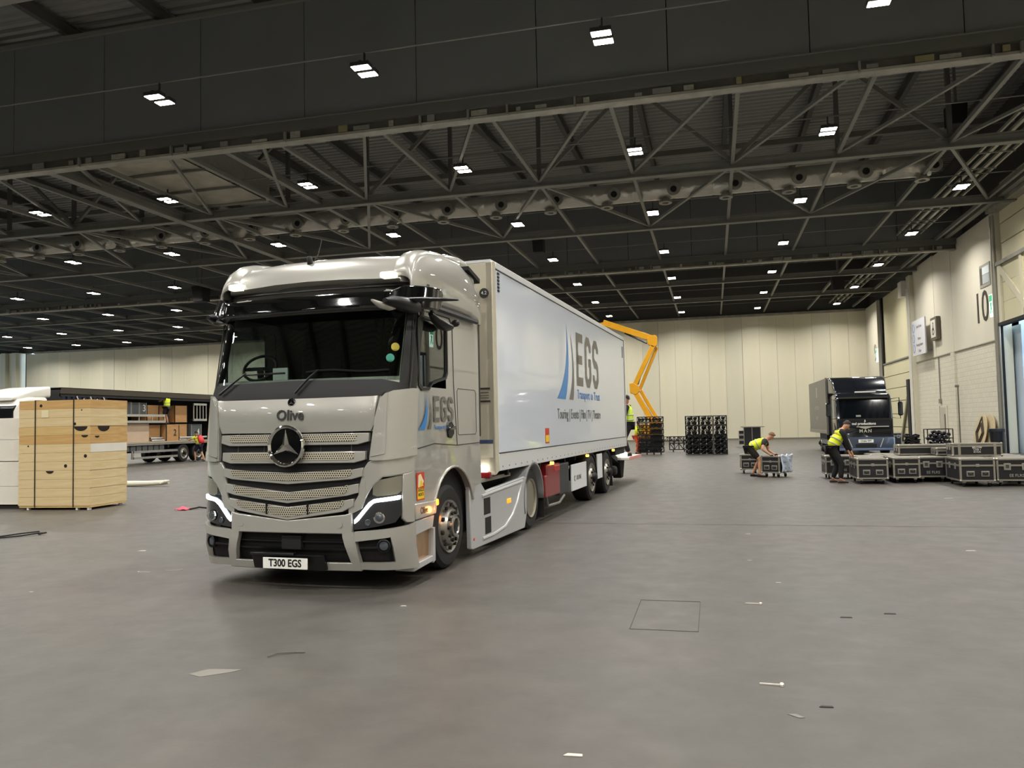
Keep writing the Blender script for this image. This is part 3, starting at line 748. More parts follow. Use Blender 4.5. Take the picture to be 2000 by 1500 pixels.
# corner air deflectors
for s in (1, -1):
    band([(.925, 1.36, 1.40), (.945, 1.36, 1.62), (.97, 1.36, 1.85), (1.0, 1.36, 2.0), (1.045, 1.37, 2.05), (1.12, 1.38, 2.085), (1.32, 1.40, 2.11), (1.42, 1.42, 2.11)], .05, .045, mirror=(s < 0), nz=5).build('corner_deflector', M_silver, tr, smooth=50, bevel=.012)
    band([(.94, 1.40, 1.46), (.965, 1.40, 1.8), (1.0, 1.41, 1.98), (1.05, 1.42, 2.055), (1.07, 1.43, 2.065)], .066, .02, mirror=(s < 0)).build('deflector_rib', M_silver, tr, smooth=50, bevel=.006)
    band([(.95, 1.355, 1.39), (1.1, 1.36, 1.44), (1.42, 1.40, 1.49)], .058, .02, mirror=(s < 0)).build('deflector_foot', M_silver, tr, smooth=50)
    band([(.935, 1.33, 1.5), (.96, 1.34, 1.75), (1.02, 1.35, 2.06), (1.06, 1.35, 2.08)], .022, .03, mirror=(s < 0)).build('deflector_gap', M_gap, tr, smooth=0)
# wing corner: skin between grille, headlight and side
for s in (1, -1):
    mir = s < 0
    band([(.80, .84, 1.05), (.86, .92, 1.28), (.90, 1.0, 1.34), (.96, 1.10, 1.37), (1.05, 1.18, 1.39), (1.27, 1.20, 1.41), (1.45, 1.22, 1.42)], .03, .05, mirror=mir).build('wing_corner', M_silver, tr, smooth=50, bevel=.012)
    band([(1.255, .74, 1.21), (1.30, .70, 1.21), (1.43, .69, 1.24)], .03, .05, mirror=mir).build('wing_edge', M_silver, tr, smooth=50, bevel=.01)
    band([(.70, .80, .87), (.76, .82, .92), (.84, .86, 1.05), (.88, .96, 1.15)], .034, .05, mirror=mir).build('wing_inner', M_silver, tr, smooth=50)
    hl = band([(.70, .635, .80), (.80, .645, .83), (.88, .655, .95), (.94, .665, 1.09), (1.0, .675, 1.15), (1.18, .71, 1.19), (1.26, .80, 1.20)], .012, .03, mirror=mir, nz=6).build('headlight', mat('headlight_housing', '#26272a', .15, .3, coat=1), tr, smooth=50)
    band([(.955, 1.0, 1.13), (1.0, .985, 1.15), (1.2, 1.0, 1.185), (1.25, 1.03, 1.19)], .018, .01, mirror=mir).build('headlight_upper', mat('headlight_reflector', '#8d897d', .25, .5), hl, smooth=50)
    led = mat('daytime_led', '#ffffff', .3, emit='#f4fbff', estr=9)
    band([(.76, .705, .745), (.80, .735, .785), (.92, .875, .925), (.965, .915, .955), (1.0, .925, .962), (1.22, .945, .985), (1.235, .96, .985)], .03, .012, mirror=mir, nz=2).build('light_strip', led, hl, smooth=50)
    p = Vector(FS(s*1.02, .765, .02)); nrm = (Vector(FS(s*1.02, .765, .1))-p).normalized()
    MB().lathe([(0, .06), (.012, .058), (.015, .048), (.006, .045)], p, nrm, 22).build('lens_ring', M_chrome, hl)
    MB().lathe([(0, .045), (.012, .038), (.02, .02), (.022, .004)], p, nrm, 18).build('lens', mat('lens_glass', '#4f545b', .03, .3, spec=1), hl)
    p2 = Vector(FS(s*.90, .715, .016)); MB().lathe([(0, .035), (.01, .03), (.004, .02)], p2, nrm, 16).build('lens', MATS['lens_glass'], hl)
# bumper
band([(-.735, .60, .82), (-.66, .60, .80), (0, .60, .735), (.66, .60, .80), (.735, .60, .82)], .045, .06, nz=4).build('bumper_top', M_silver, tr, smooth=50, bevel=.01)
for s in (1, -1):
    mir = s < 0
    mb = MB()
    band([(.63, .60, .605), (.635, .56, .61), (.68, .40, .61), (.70, .31, .61), (.735, .26, .62), (.755, .25, .62), (.79, .24, .40), (.80, .235, .30)], .045, .06, mirror=mir).build('bumper_upright', M_silver, tr, smooth=50)
    band([(.76, .30, .60), (.765, .40, .62), (.77, .52, .625), (1.1, .56, .65), (1.43, .60, .68)], .04, .05, mirror=mir).build('bumper_corner_top', M_silver, tr, smooth=50, bevel=.01)
    band([(1.125, .55, .56), (1.15, .30, .60), (1.18, .22, .64), (1.43, .20, .69)], .04, .05, mirror=mir).build('bumper_corner', M_silver, tr, smooth=50)
    band([(.79, .225, .30), (1.2, .215, .30)], .04, .05, mirror=mir).build('bumper_corner_lip', M_silver, tr, smooth=50)
    rc_ = band([(.70, .25, .62), (1.2, .25, .62)], -.03, .02, mirror=mir).build('fog_recess', M_matteblack, tr, smooth=0)
    band([(.80, .44, .465), (1.08, .45, .475)], .01, .03, mirror=mir).build('recess_bar', M_black, rc_, smooth=0)
    p = Vector(FS(s*1.06, .475, .0)); nrm = Vector((s*.35, -1, 0)).normalized()
    MB().lathe([(-.03, .07), (.02, .07), (.025, .058), (.0, .055)], p, nrm, 22).build('fog_lamp_bezel', M_black, rc_)
    MB().lathe([(0, .055), (.012, .045), (.018, .02), (.02, .003)], p, nrm, 20).build('fog_lamp', MATS['lens_glass'], rc_)
    p = Vector(FS(s*.60, .70, .045)); MB().cyl(p, p+Vector((0, -.006, 0)), .038, 20).build('tow_cap', M_silver, tr)
band([(-.80, .205, .295), (.80, .205, .295)], .045, .05).build('bumper_lip', M_silver, tr, smooth=50, bevel=.008)
band([(-.72, .24, .62), (.72, .24, .62)], -.06, .02).build('intake_backing', M_matteblack, tr, smooth=0)
band([(-.66, .42, .44), (.66, .42, .44)], -.02, .03).build('intake_bar', M_black, tr, smooth=0)
band([(-.65, .50, .515), (.65, .50, .515)], -.02, .03).build('intake_bar', M_black, tr, smooth=0)
MB().box(-.11, .13, -.0, .06, .42, .57).build('radar_block', M_matteblack, tr, bevel=.01)
hold = band([(-.45, .215, .37), (.43, .215, .38)], .085, .06).build('plate_holder', M_black, tr, smooth=0, bevel=.01)
MB().box(-.43, .1, -.10, -.02, .375, .40).build('holder_step', M_black, hold, bevel=.005)
pl_ = MB().box(-.27, .27, -.10, -.092, .235, .352).build('number_plate', mat('plate_white', '#e9e8e0', .4), tr, bevel=.004)
text('plate_characters', pl_, 'T300 EGS', .108, mat('plate_black', '#0c0c0c', .5), (0, -.1015, .2935), (0, -1, 0), ext=.001, sx=.90, bold=.0028)
# --- high roof
def roof_ring(y, zt, wd, zb=3.08, rc=.22, n=7):
    pts = [(wd, y, zb)]
    for k in range(n+1):
        a = PI/2*k/n; pts.append((wd-rc+rc*math.cos(a), y, zt-rc+rc*math.sin(a)))
    pts.append((wd*.4, y, zt+.02)); pts.append((0, y, zt+.025))
    return pts+[(-p[0], p[1], p[2]) for p in reversed(pts[:-1])]
def roof():
    mb = MB(); secs = [(.38, 3.33, 1.10, .02), (.42, 3.41, 1.13, .06), (.47, 3.49, 1.15, .10), (.54, 3.56, 1.17, .14), (.63, 3.615, 1.19, .18), (.75, 3.65, 1.205, .2), (1.0, 3.69, 1.215, .24), (1.5, 3.74, 1.22, .25), (2.0, 3.80, 1.22, .25), (2.5, 3.84, 1.22, .25)]
    rings = []
    for y, zt, wd, rc in secs:
        r = roof_ring(y, zt, wd, 3.295 if y < .6 else 3.08, rc)
        r2 = [(px, py+.13*(px/1.2)**2*max(0, 1-(y-.3)/1.2), pz) for px, py, pz in r]
        rings.append(r2)
    mb.loft(rings, cap=True); return mb
roof().build('high_roof', M_silver, tr, smooth=45)
# side deflectors of the roof with their upper shoulders
for s in (1, -1):
    mb = MB(); prof = []
    for (y, z0, z1, bul) in [(.47, 3.20, 3.36, .0), (.52, 3.16, 3.48, .01), (.60, 3.13, 3.59, .02), (.74, 3.11, 3.68, .03), (.95, 3.10, 3.74, .035), (1.4, 3.10, 3.80, .035), (1.9, 3.10, 3.81, .035), (2.3, 3.10, 3.72, .035), (2.58, 3.06, 3.60, .03), (2.70, 3.04, 3.46, .01)]:
        ring = []
        for k in range(7): ring.append((s*(1.235+bul*math.sin(PI*k/6)), y, z0+(z1-.1-z0)*k/6))
        for k in range(1, 5): a = PI/2*k/4; ring.append((s*(1.235-.13+.13*math.cos(a)), y, z1-.10+.10*math.sin(a)))
        zr = lerp_tab(y, [(.38, 3.3), (.47, 3.45), (.63, 3.58), (1.0, 3.66), (1.5, 3.71), (2.5, 3.81)])
        ring.append((s*1.02, y+.01, z1-.012)); ring.append((s*.94, y+.03, min(z1-.03, zr+.02))); ring.append((s*.86, y+.05, zr-.04))
        prof.append(ring)
    mb.loft(prof, cap=False, closed=False)
    mb.build('side_deflector', M_silver, tr, smooth=50, thick=.02)
    MB().prism([(2.52, 1.55), (2.52, 3.05), (2.68, 3.05), (2.66, 1.55)], 'x', s*1.16, s*1.22).build('gap_flap', M_black, tr, smooth=0)
rf = MB(); rings = []
for (y, zt, wd) in [(1.62, 3.78, .95), (1.8, 3.86, 1.0), (2.1, 3.93, 1.04), (2.45, 3.965, 1.06), (2.66, 3.965, 1.06)]:
    rings.append(roof_ring(y, zt, wd, 3.7, .1))
rf.loft(rings).build('roof_spoiler', M_silver, tr, smooth=45)
MB().prism([(2.25, 3.73), (2.68, 3.62), (2.68, 3.68), (2.25, 3.78)], 'x', .95, 1.24).build('spoiler_gap', M_gap, tr, smooth=0)
# roof camera and aerial, marker lamps
MB().lathe([(0, .035), (.06, .032), (.09, .02)], (-.08, .57, 3.60), (0, -.2, 1), 14).build('roof_camera', M_black, tr)
MB().tube([(-.08, .62, 3.6), (-.06, .72, 3.75), (-.045, .77, 3.92)], .006, 6).build('aerial', M_black, tr)
for s in (1, -1):
    p = Vector((s*.98, .47, 3.37)); MB().box(p.x-.09, p.x+.09, p.y-.08, p.y+.06, p.z-.04, p.z+.03).build('marker_lamp', mat('marker_lamp', '#fffdf0', .3, emit='#fff6e0', estr=1.2), tr, bevel=.02)
# --- cab side fittings (both sides)
for s in (1, -1):
    X = s*1.25
    def plate(poly, name, m, d0=.0, d1=.012, parent=tr, bevel=0, smooth=0):
        return MB().prism(poly, 'x', X+s*d0, X+s*d1).build(name, m, parent, bevel=bevel, smooth=smooth)
    win = [(.60, 2.86), (.68, 2.905), (1.30, 2.905), (1.385, 2.84), (1.385, 2.34), (1.33, 2.275), (1.10, 2.235), (.95, 2.20), (.86, 2.14), (.68, 2.13), (.60, 2.18)]
    cx_, cz_ = 1.0, 2.55
    out = [(cx_+(y-cx_)*1.09, cz_+(z-cz_)*1.09) for y, z in win]
    fr_ = MB(); n = len(win)
    vs2 = [(X+s*.016, y, z) for y, z in out]+[(X+s*.016, y, z) for y, z in win]+[(X, y, z) for y, z in out]+[(X-s*.02, y, z) for y, z in win]
    f2 = []
    for i in range(n):
        j = (i+1) % n; f2 += [(i, j, n+j, n+i), (i, 2*n+i, 2*n+j, j), (n+i, n+j, 3*n+j, 3*n+i)]
    fr_.add(vs2, f2).build('window_seal', M_black, tr, smooth=0)
    plate(win, 'side_window', M_sideglass, -.01, -.004)
    # door seams, storage hatch
    def seam(pts, name='door_seam', r=.007):
        return MB().tube([(X+s*.0, y, z) for y, z in pts], r, 5).build(name, M_silver_d, tr)
    seam([(.36, 1.44), (.34, 2.05), (.40, 2.2), (.56, 2.95), (.66, 3.0), (1.52, 3.0), (1.60, 2.9), (1.62, 2.2), (1.71, 1.46)])
    seam([(.33, 1.44), (1.0, 1.50), (1.7, 1.46), (2.5, 1.47)])
    seam([(1.745, 1.60), (1.73, 2.12), (1.76, 2.155), (2.36, 2.155), (2.40, 2.12), (2.40, 1.62), (2.37, 1.585), (1.77, 1.585), (1.745, 1.60)], 'hatch_seam', .005)
    MB().tube([(X+s*.005, .5, 3.075), (X+s*.03, 1.2, 3.06), (X+s*.03, 2.4, 3.055)], [.02, .032, .032], 6).build('roof_gutter', M_black, tr)
    MB().prism([(1.36, 1.66), (1.40, 1.74), (1.50, 1.76), (1.58, 1.70), (1.58, 1.60), (1.50, 1.55), (1.40, 1.56)], 'x', X, X+s*.02).build('handle_recess', M_black, tr, bevel=.01)
    MB().bar((X+s*.03, 1.38, 1.66), (X+s*.03, 1.58, 1.675), .03, .04).build('door_handle', M_blackgloss, tr, bevel=.01)
    # door branding
    EG = mat('logo_grey', '#5a5b58', .4); BL = mat('logo_blue', '#2a6fb4', .4)
    if s > 0:
        egs_logo(tr, X+.012, .98, 1.745, .262, .272)
        text('door_slogan', tr, 'Transport to Trust', .075, BL, (X+.013, 1.25, 1.685), (1, 0, 0), ext=.001, sx=.95)
    # mirror camera arm and small kerb mirror
    arm = MB(); rings = []
    for (y, x, z, a, b_) in ([(-.14, -.03, 2.99, .03, .02), (-.02, .0, 2.99, .085, .06), (.2, .02, 2.99, .10, .08), (.42, .03, 2.99, .09, .075), (.62, .01, 3.0, .05, .04)] if s > 0 else [(.2, -.06, 3.0, .03, .02), (.3, -.04, 3.0, .06, .05), (.6, -.03, 3.0, .05, .03)]):
        rings.append([(X+s*(x+a*math.cos(2*PI*k/12)), y, z+b_*math.sin(2*PI*k/12)) for k in range(12)])
    arm.loft(rings).build('mirror_camera_arm', M_black, tr, smooth=50)
    if s > 0: MB().loft([[(X+s*x, y+a*math.cos(2*PI*k/10), z+b_*math.sin(2*PI*k/10)) for k in range(10)] for (x, y, z, a, b_) in [(.05, .25, 3.04, .10, .025), (.2, .36, 3.055, .09, .022), (.36, .5, 3.06, .07, .018), (.47, .62, 3.065, .03, .01)]]).build('mirror_camera_wing', M_black, tr, smooth=50)
    cam_ = MB(); rings = []
    for (x, y, z, r_) in [(-.01, .04, 2.93, .015), (-.04, -.03, 2.925, .032), (-.10, -.12, 2.95, .034), (-.15, -.19, 2.99, .012)]:
        rings.append([(X+s*x+r_*1.2*math.cos(2*PI*k/10), y, z+r_*math.sin(2*PI*k/10)) for k in range(10)])
    if s > 0: cam_.loft(rings).build('camera_housing', M_silver, tr, smooth=50)
    mm = MB(); rings = []
    for (y, z, a, b_) in [(.72, 2.95, .03, .02), (.85, 2.90, .06, .035), (1.05, 2.86, .09, .05), (1.2, 2.85, .09, .045), (1.27, 2.85, .05, .025)]:
        rings.append([(X+s*(.10+a*math.cos(2*PI*k/12)), y, z+b_*math.sin(2*PI*k/12)) for k in range(12)])
    if s > 0: mm.loft(rings).build('kerb_mirror', M_black, tr, smooth=50)
    if s > 0: MB().tube([(X, .62, 3.0), (X+s*.10, .72, 3.0), (X+s*.10, .86, 2.93)], .022, 8).build('mirror_stay', M_black, tr)
    MB().lathe([(0, .03), (.03, .045), (.07, .04), (.09, .02)], (X, 1.62, 2.95), (s, 0, 0), 14).build('side_camera', M_black, tr)
    # lower side: wing over the front wheel with a cut arch
    wy, wz, wr_ = 1.54, .52, .69
    arch = [(wy+wr_*math.cos(PI*(1.0-k/18)*1.0), wz+wr_*math.sin(PI*(1-k/18))) for k in range(19)]
    arch = [(y, z) for y, z in arch if z > .72]
    mb = MB()
    top = [(max(.42, min(2.52, y)), 1.43) for y, z in arch]
    vs3 = []; f3 = []
    ptsA = [(.40, .86)]+[(arch[0][0], .86)]+arch+[(2.3, .92), (2.52, .95)]
    ptsT = [(.40, 1.43), (arch[0][0], 1.43)]+[(y, 1.43) for y, z in arch]+[(2.3, 1.43), (2.52, 1.43)]
    m2 = len(ptsA)
    for dx in (.015, -.06):
        vs3 += [(X+s*dx, y, z) for y, z in ptsA]+[(X+s*(dx-.01), y, z) for y, z in ptsT]
    for i in range(m2-1):
        f3 += [(i, i+1, m2+i+1, m2+i), (2*m2+i, 3*m2+i, 3*m2+i+1, 2*m2+i+1), (i, 2*m2+i, 2*m2+i+1, i+1)]
    mb.add(vs3, f3).build('front_wing', M_silver, tr, smooth=50)
    lip = MB().tube([(X+s*.02, y, z) for y, z in arch], .016, 8); lip.build('arch_lip', M_silver, tr)
    inner = MB(); ra = []
    for k in range(15):
        a = PI*(1-k/14); ra.append([(X-s*.05, wy+.67*math.cos(a), wz+.67*math.sin(a)), (X-s*.75, wy+.67*math.cos(a), wz+.67*math.sin(a))])
    inner.loft(ra, cap=False, closed=False).build('arch_liner', M_matteblack, tr)
    # steps in front of the wheel
    MB().prism([(.40, .70), (.40, .875), (1.0, .86), (.96, .71)], 'x', X-s*.1, X+s*.03).build('upper_step', M_silver, tr, bevel=.012)
    MB().prism([(.41, .53), (.41, .69), (.95, .70), (.90, .56)], 'x', X-s*.1, X+s*.01).build('step_panel', M_sideskirt, tr, bevel=.012)
    stp = MB().prism([(.42, .22), (.42, .54), (.93, .56), (.90, .24)], 'x', X-s*.10, X-s*.05).build('step_recess', mat('step_steel_glow_tint', '#c9a582', .2, .9), tr, smooth=0)  # orange glow of the indicator is mixed into the steel colour
    MB().prism([(.90, .17), (.89, .24), (.92, .55), (.96, .56), (.96, .19)], 'x', X-s*.2, X+s*.01).build('step_side', M_sideskirt, tr, smooth=0)
    MB().prism([(.39, .16), (.39, .235), (.96, .255), (.96, .19)], 'x', X-s*.22, X+s*.01).build('lower_step', M_sideskirt, tr, bevel=.01)
    MB().prism([(.39, .2), (.39, .9), (.42, .9), (.42, .2)], 'x', X-s*.2, X).build('step_edge', M_silver, tr, smooth=0)
    if s > 0:
        text('step_lettering', tr, 'Olive', .10, MATS['lettering_dark'], (X+.032, .62, .785), (1, 0, 0), ext=.001, sx=.9, bold=.002)
        lamp = MB().box(X-.02, X+.035, .955, 1.03, .80, .87).build('indicator_lamp', mat('orange_indicator', '#ff8a1e', .3, emit='#ff7a10', estr=18), tr, bevel=.015)
        il = bpy.data.lights.new('indicator_light', 'POINT'); il.color = (1, .36, .07); il.energy = .9; il.shadow_soft_size = .04
        io = bpy.data.objects.new('indicator_light', il); col.objects.link(io); io.parent = tr; io.location = (X+.10, .90, .76)
        sk_ = MB().box(X+.016, X+.02, .46, .66, .90, 1.20).build('warning_sticker', mat('sticker_red', '#c23b22', .5), tr, smooth=0)
        MB().box(X+.02, X+.022, .475, .645, .915, 1.03).build('sticker_lower', mat('sticker_yellow', '#e5c21c', .5), sk_, smooth=0)
        MB().prism([(.49, 1.04), (.50, 1.17), (.56, 1.185), (.64, 1.10), (.60, 1.05)], 'x', X+.02, X+.022).build('sticker_figure', mat('sticker_cream', '#e8d9b0', .5), sk_, smooth=0)
        MB().prism([(.52, 1.05), (.57, 1.12), (.63, 1.05)], 'x', X+.022, X+.023).build('sticker_triangle', MATS['sticker_yellow'], sk_, smooth=0)
        text('sticker_text', sk_, 'ANGLES\nMORTS', .05, MATS['lettering_dark'], (X+.0225, .56, .985), (1, 0, 0), ext=.0005, sx=.85, bold=.001)
    # --- side skirt between the axles
    sk = MB().prism([(2.12, .13), (2.2, .11), (4.50, .09), (4.62, .30), (4.64, .86), (4.50, .885), (2.95, .82), (2.72, .80), (2.64, .86), (2.46, .99), (2.10, .98)], 'x', X-s*.06, X+s*.005).build('side_skirt', M_sideskirt, tr, bevel=.012)
    for (y0, y1, z0, z1) in ((2.62, 2.88, .50, .72), (2.66, 2.90, .24, .46)):
        MB().box(X-.004, X+.008, y0, y1, z0, z1).build('skirt_vent', M_gap, sk, smooth=0)
    MB().tube([(X+s*.005, y, z) for y, z in ((2.55, .20), (3.0, .20), (3.5, .24), (3.85, .36), (4.10, .52), (4.28, .72), (4.34, .80))], .022, 6).build('skirt_crease', M_sideskirt, sk)
    MB().tube([(X+s*.005, y, z) for y, z in ((2.55, .76), (3.4, .79), (4.4, .82))], .02, 6).build('skirt_crease', M_sideskirt, sk)
    MB().box(X-.01, X+.015, 3.62, 3.80, .55, .62).build('side_marker', mat('amber_marker', '#f0a020', .3, emit='#f09010', estr=1.2), sk, bevel=.01)
    for (y, z) in ((2.22, .24),): MB().cyl((X, y, z), (X+s*.012, y, z), .02, 10).build('skirt_reflector', MATS['sticker_red'], sk)
    # rear mudguard
    mg = MB(); ra = []
    for k in range(17):
        a = R(200)-R(205)*k/16; ra.append([(X+s*.01, 5.06+.59*math.cos(a), .50+.59*math.sin(a)), (X-s*.60, 5.06+.59*math.cos(a), .50+.59*math.sin(a))])
    mg.loft(ra, cap=False, closed=False).build('mudguard', mat('mudguard_grey', '#6b6b6d', .5), tr, thick=.05)
    MB().box(X-.5*s-.05, X-.5*s+.05, 5.66, 5.70, .2, .5).build('mudguard_stay', M_black, tr)
    MB().box(min(X, X-s*.55), max(X, X-s*.55), 5.66, 5.675, .12, .5).build('mud_flap', M_matteblack, tr, smooth=0)
# chassis
for s in (-1, 1): MB().box(s*.43-.05, s*.43+.05, .7, 6.0, .72, 1.0).build('chassis_rail', M_matteblack, tr, smooth=0)
MB().box(-1.15, 1.15, .35, 2.5, .35, 1.35).box(-.9, .9, 2.3, 4.5, .35, .9).build('engine_bay', M_matteblack, tr, smooth=0)
for y in (1.5, 5.06): MB().cyl((-1.0, y, .5), (1.0, y, .5), .09, 12).build('axle', M_matteblack, tr)
MB().lathe([(0, .5), (.08, .5), (.1, .4)], (0, 4.7, 1.0), (0, 0, 1), 24).build('fifth_wheel', M_matteblack, tr)
MB().prism([(2.55, .9), (2.55, .95), (4.3, .96), (4.3, .91)], 'x', -.6, 1.1).build('catwalk', M_track, tr, smooth=0)
# wheels
M_rim = mat('wheel_steel', '#a7a49b', .28, .9)
M_rimd = mat('wheel_hub_dark', '#1f1e1d', .5, .5)
def make_wheel(parent, cx, cy, cz, s, kind, r=.50, wd=.33):
    x = cx
    ty_ = MB().lathe([(-wd, r*.62), (-wd, r*.88), (-wd+.04, r*.985), (-wd+.1, r), (-.1, r), (-.04, r*.985), (-.004, r*.90), (0, r*.75), (-.012, r*.62)], (x, cy, cz), (s, 0, 0), 48, closed=True).build('tyre', M_rubber, parent, smooth=30)
    # tread grooves
    for t in (-wd*.35, -wd*.65): MB().lathe([(t-.01, r*.99), (t-.01, r*1.002), (t+.01, r*1.002), (t+.01, r*.99)], (x, cy, cz), (s, 0, 0), 40, closed=True).build('tread_groove', M_gap, ty_)
    if kind == 'steer':
        MB().lathe([(-.02, r*.64), (.012, r*.62), (-.0, r*.56), (-.05, r*.55), (-.06, r*.50), (.0, r*.46), (.05, r*.40), (.055, r*.22), (.045, r*.2)], (x, cy, cz), (s, 0, 0), 40).build('rim', M_rim, ty_)
        for k in range(10):
            a = 2*PI*k/10+.2; MB().cyl((x+s*.0, cy+r*.51*math.cos(a), cz+r*.51*math.sin(a)), (x+s*.03, cy+r*.51*math.cos(a), cz+r*.51*math.sin(a)), r*.045, 10).build('vent_hole', M_gap, ty_)
        for k in range(10):
            a = 2*PI*k/10; p = (cy+r*.33*math.cos(a), cz+r*.33*math.sin(a)); MB().cyl((x+s*.04, p[0], p[1]), (x+s*.075, p[0], p[1]), .024, 6).build('wheel_nut', M_rimd, ty_, smooth=0)
        MB().lathe([(.04, r*.25), (.085, r*.24), (.09, r*.19), (.06, r*.17)], (x, cy, cz), (s, 0, 0), 24).build('hub_ring', M_rim, ty_)
        MB().lathe([(.03, r*.2), (.075, r*.16), (.085, r*.05)], (x, cy, cz), (s, 0, 0), 20).build('hub', M_rimd, ty_)
    elif kind == 'drive':
        MB().lathe([(-.02, r*.64), (.008, r*.625), (-.01, r*.57), (-.12, r*.55), (-.21, r*.50), (-.23, r*.25), (-.21, r*.2)], (x, cy, cz), (s, 0, 0), 40).build('rim', mat('drive_rim', '#a8a395', .32, .85), ty_)
        MB().lathe([(-.22, r*.24), (-.10, r*.22), (-.06, r*.16), (-.05, r*.04)], (x, cy, cz), (s, 0, 0), 24).build('hub', M_rimd, ty_)
        for k in range(10):
            a = 2*PI*k/10; p = (cy+r*.34*math.cos(a), cz+r*.34*math.sin(a)); MB().cyl((x-s*.23, p[0], p[1]), (x-s*.19, p[0], p[1]), .022, 6).build('wheel_nut', M_rim, ty_, smooth=0)
    else:
        MB().lathe([(-.02, r*.64), (.01, r*.62), (-.01, r*.55), (-.06, r*.52), (-.07, r*.45), (-.01, r*.40), (.03, r*.3), (.03, r*.1)], (x, cy, cz), (s, 0, 0), 32).build('rim', M_rim, ty_)
        MB().lathe([(.02, r*.22), (.09, r*.2), (.12, r*.1)], (x, cy, cz), (s, 0, 0), 18).build('hub', M_rimd, ty_)
        for k in range(8):
            a = 2*PI*k/8; p = (cy+r*.33*math.cos(a), cz+r*.33*math.sin(a)); MB().cyl((x+s*.02, p[0], p[1]), (x+s*.045, p[0], p[1]), .025, 6).build('wheel_nut', M_rimd, ty_, smooth=0)
    return ty_
for s in (1, -1):
    make_wheel(tr, s*1.215, 1.50, .50, s, 'steer')
    make_wheel(tr, s*1.20, 5.06, .50, s, 'drive', wd=.6)

# ================================================================== semi-trailer
tl = thing('semi_trailer', 'white box semi-trailer with grey EGS lettering behind the silver tractor', 'trailer', TO, TY)
y0, y1, z0, z1 = 3.16, 14.45, 1.04, 4.04
W_ = 1.25
MB().box(-W_+.04, W_-.04, y0+.03, y1-.05, z0+.1, z1-.06).build('box_core', mat('trailer_core', '#c9ccd0', .5), tl, smooth=0)
npan = 1
MB().box(W_-.045, W_-.002, y0+.14, y1-.12, z0+.26, z1-.09).build('side_panel', M_trailer, tl, smooth=0)
MB().box(-W_+.002, -W_+.045, y0+.14, y1-.12, z0+.26, z1-.09).build('side_panel', M_trailer, tl, smooth=0)
MB().box(-W_, W_, y0, y0+.04, z0, z1-.03).build('front_wall', M_beige, tl, smooth=0, bevel=.01)
for s in (1, -1):
    a, b_ = sorted((s*(W_-.10), s*(W_+.004)))
    MB().prism([(y0, z0-.05), (y0, z1-.02), (y0+.05, z1), (y0+.16, z1), (y0+.16, z0)], 'x', a, b_).build('corner_post', M_beige, tl, bevel=.012)
    a, b_ = sorted((s*(W_-.06), s*(W_+.006)))
    MB().box(a, b_, y0+.16, y1, z1-.10, z1).build('top_rail', mat('rail_white', '#d9dbdc', .3, .2), tl, bevel=.008)
    MB().box(a, b_, y0+.16, y1, z0, z0+.25).build('bottom_rail', MATS['rail_white'], tl, bevel=.008)
    MB().box(a-s*.0, b_+s*.002, y0+.17, y1-.1, z0+.245, z0+.262).build('rail_seam', M_silver_d, tl, smooth=0)
    MB().box(a, b_+s*.001, y0+.17, y1-.1, z1-.112, z1-.098).build('rail_seam', M_silver_d, tl, smooth=0)
    MB().box(a, b_, y1-.12, y1, z0, z1).build('rear_post', MATS['rail_white'], tl, bevel=.008)
    MB().box(a, b_+s*.002, y1-.13, y1-.118, z0+.2, z1-.1).build('rail_seam', M_silver_d, tl, smooth=0)
rv = MB().cyl((0, 0, 0), (.006, 0, 0), .012, 6).mesh('rivet', mat('rivet_grey', '#6d6f72', .4, .5))
for k in range(36): part('rivet', tl, rv, Matrix.Translation((W_+.005, y0+.3+k*.31, z0+.06)))
MB().box(-W_+.02, W_-.02, y0, y1, z1-.03, z1+.01).build('trailer_roof', MATS['rail_white'], tl, smooth=0)
MB().box(-W_+.05, W_-.05, y1-.05, y1-.01, z0, z1-.05).build('rear_door', M_trailer, tl, smooth=0)
XS = W_+.0
egs_logo(tl, XS+.002, 8.42, 2.46, 1.0, 1.0)
text('trailer_slogan', tl, 'Transport to Trust', .27, MATS['logo_blue'], (XS+.002, 9.6, 2.28), (1, 0, 0), ext=.001, sx=1.12)
text('trailer_services', tl, 'Touring | Events | Film | TV | Theatre', .27, EG, (XS+.002, 8.78, 1.87), (1, 0, 0), ext=.001, sx=.99, bold=.002)
# stickers and fittings
sk2 = MB().box(XS-.001, XS+.003, 5.86, 6.12, 1.36, 1.62).build('warning_sticker', MATS['sticker_red'], tl, smooth=0)
MB().box(XS+.003, XS+.004, 5.88, 6.10, 1.38, 1.50).build('sticker_lower', MATS['sticker_yellow'], sk2, smooth=0)
for k in range(6): MB().box(W_-.001, W_+.012, 3.40, 3.47, 3.62+k*.05, 3.65+k*.05).build('vent_slot', M_black, tl, smooth=0)
MB().box(W_-.001, W_+.01, 14.05, 14.15, 3.45, 3.75).build('vent_plate', MATS['rivet_grey'], tl, smooth=0)
fx = mat('front_marks', '#2d2b28', .5)
MB().cyl((1.13, y0-.0, 3.57), (1.13, y0-.012, 3.57), .07, 24).build('height_disc', fx, tl)
text('height_figure', tl, '4.2', .07, mat('mark_white', '#e8e6df', .5), (1.13, y0-.014, 3.57), (0, -1, 0), ext=.001)
for (a, b_) in ((2.20, 2.225), (2.02, 2.045)): MB().box(.99, 1.19, y0-.004, y0+.01, a, b_).build('notice_bar', fx, tl, smooth=0)
for (a, b_) in ((2.15, 2.165), (2.11, 2.12), (2.075, 2.085)): MB().box(1.01, 1.17, y0-.004, y0+.01, a, b_).build('notice_line', MATS['rivet_grey'], tl, smooth=0)
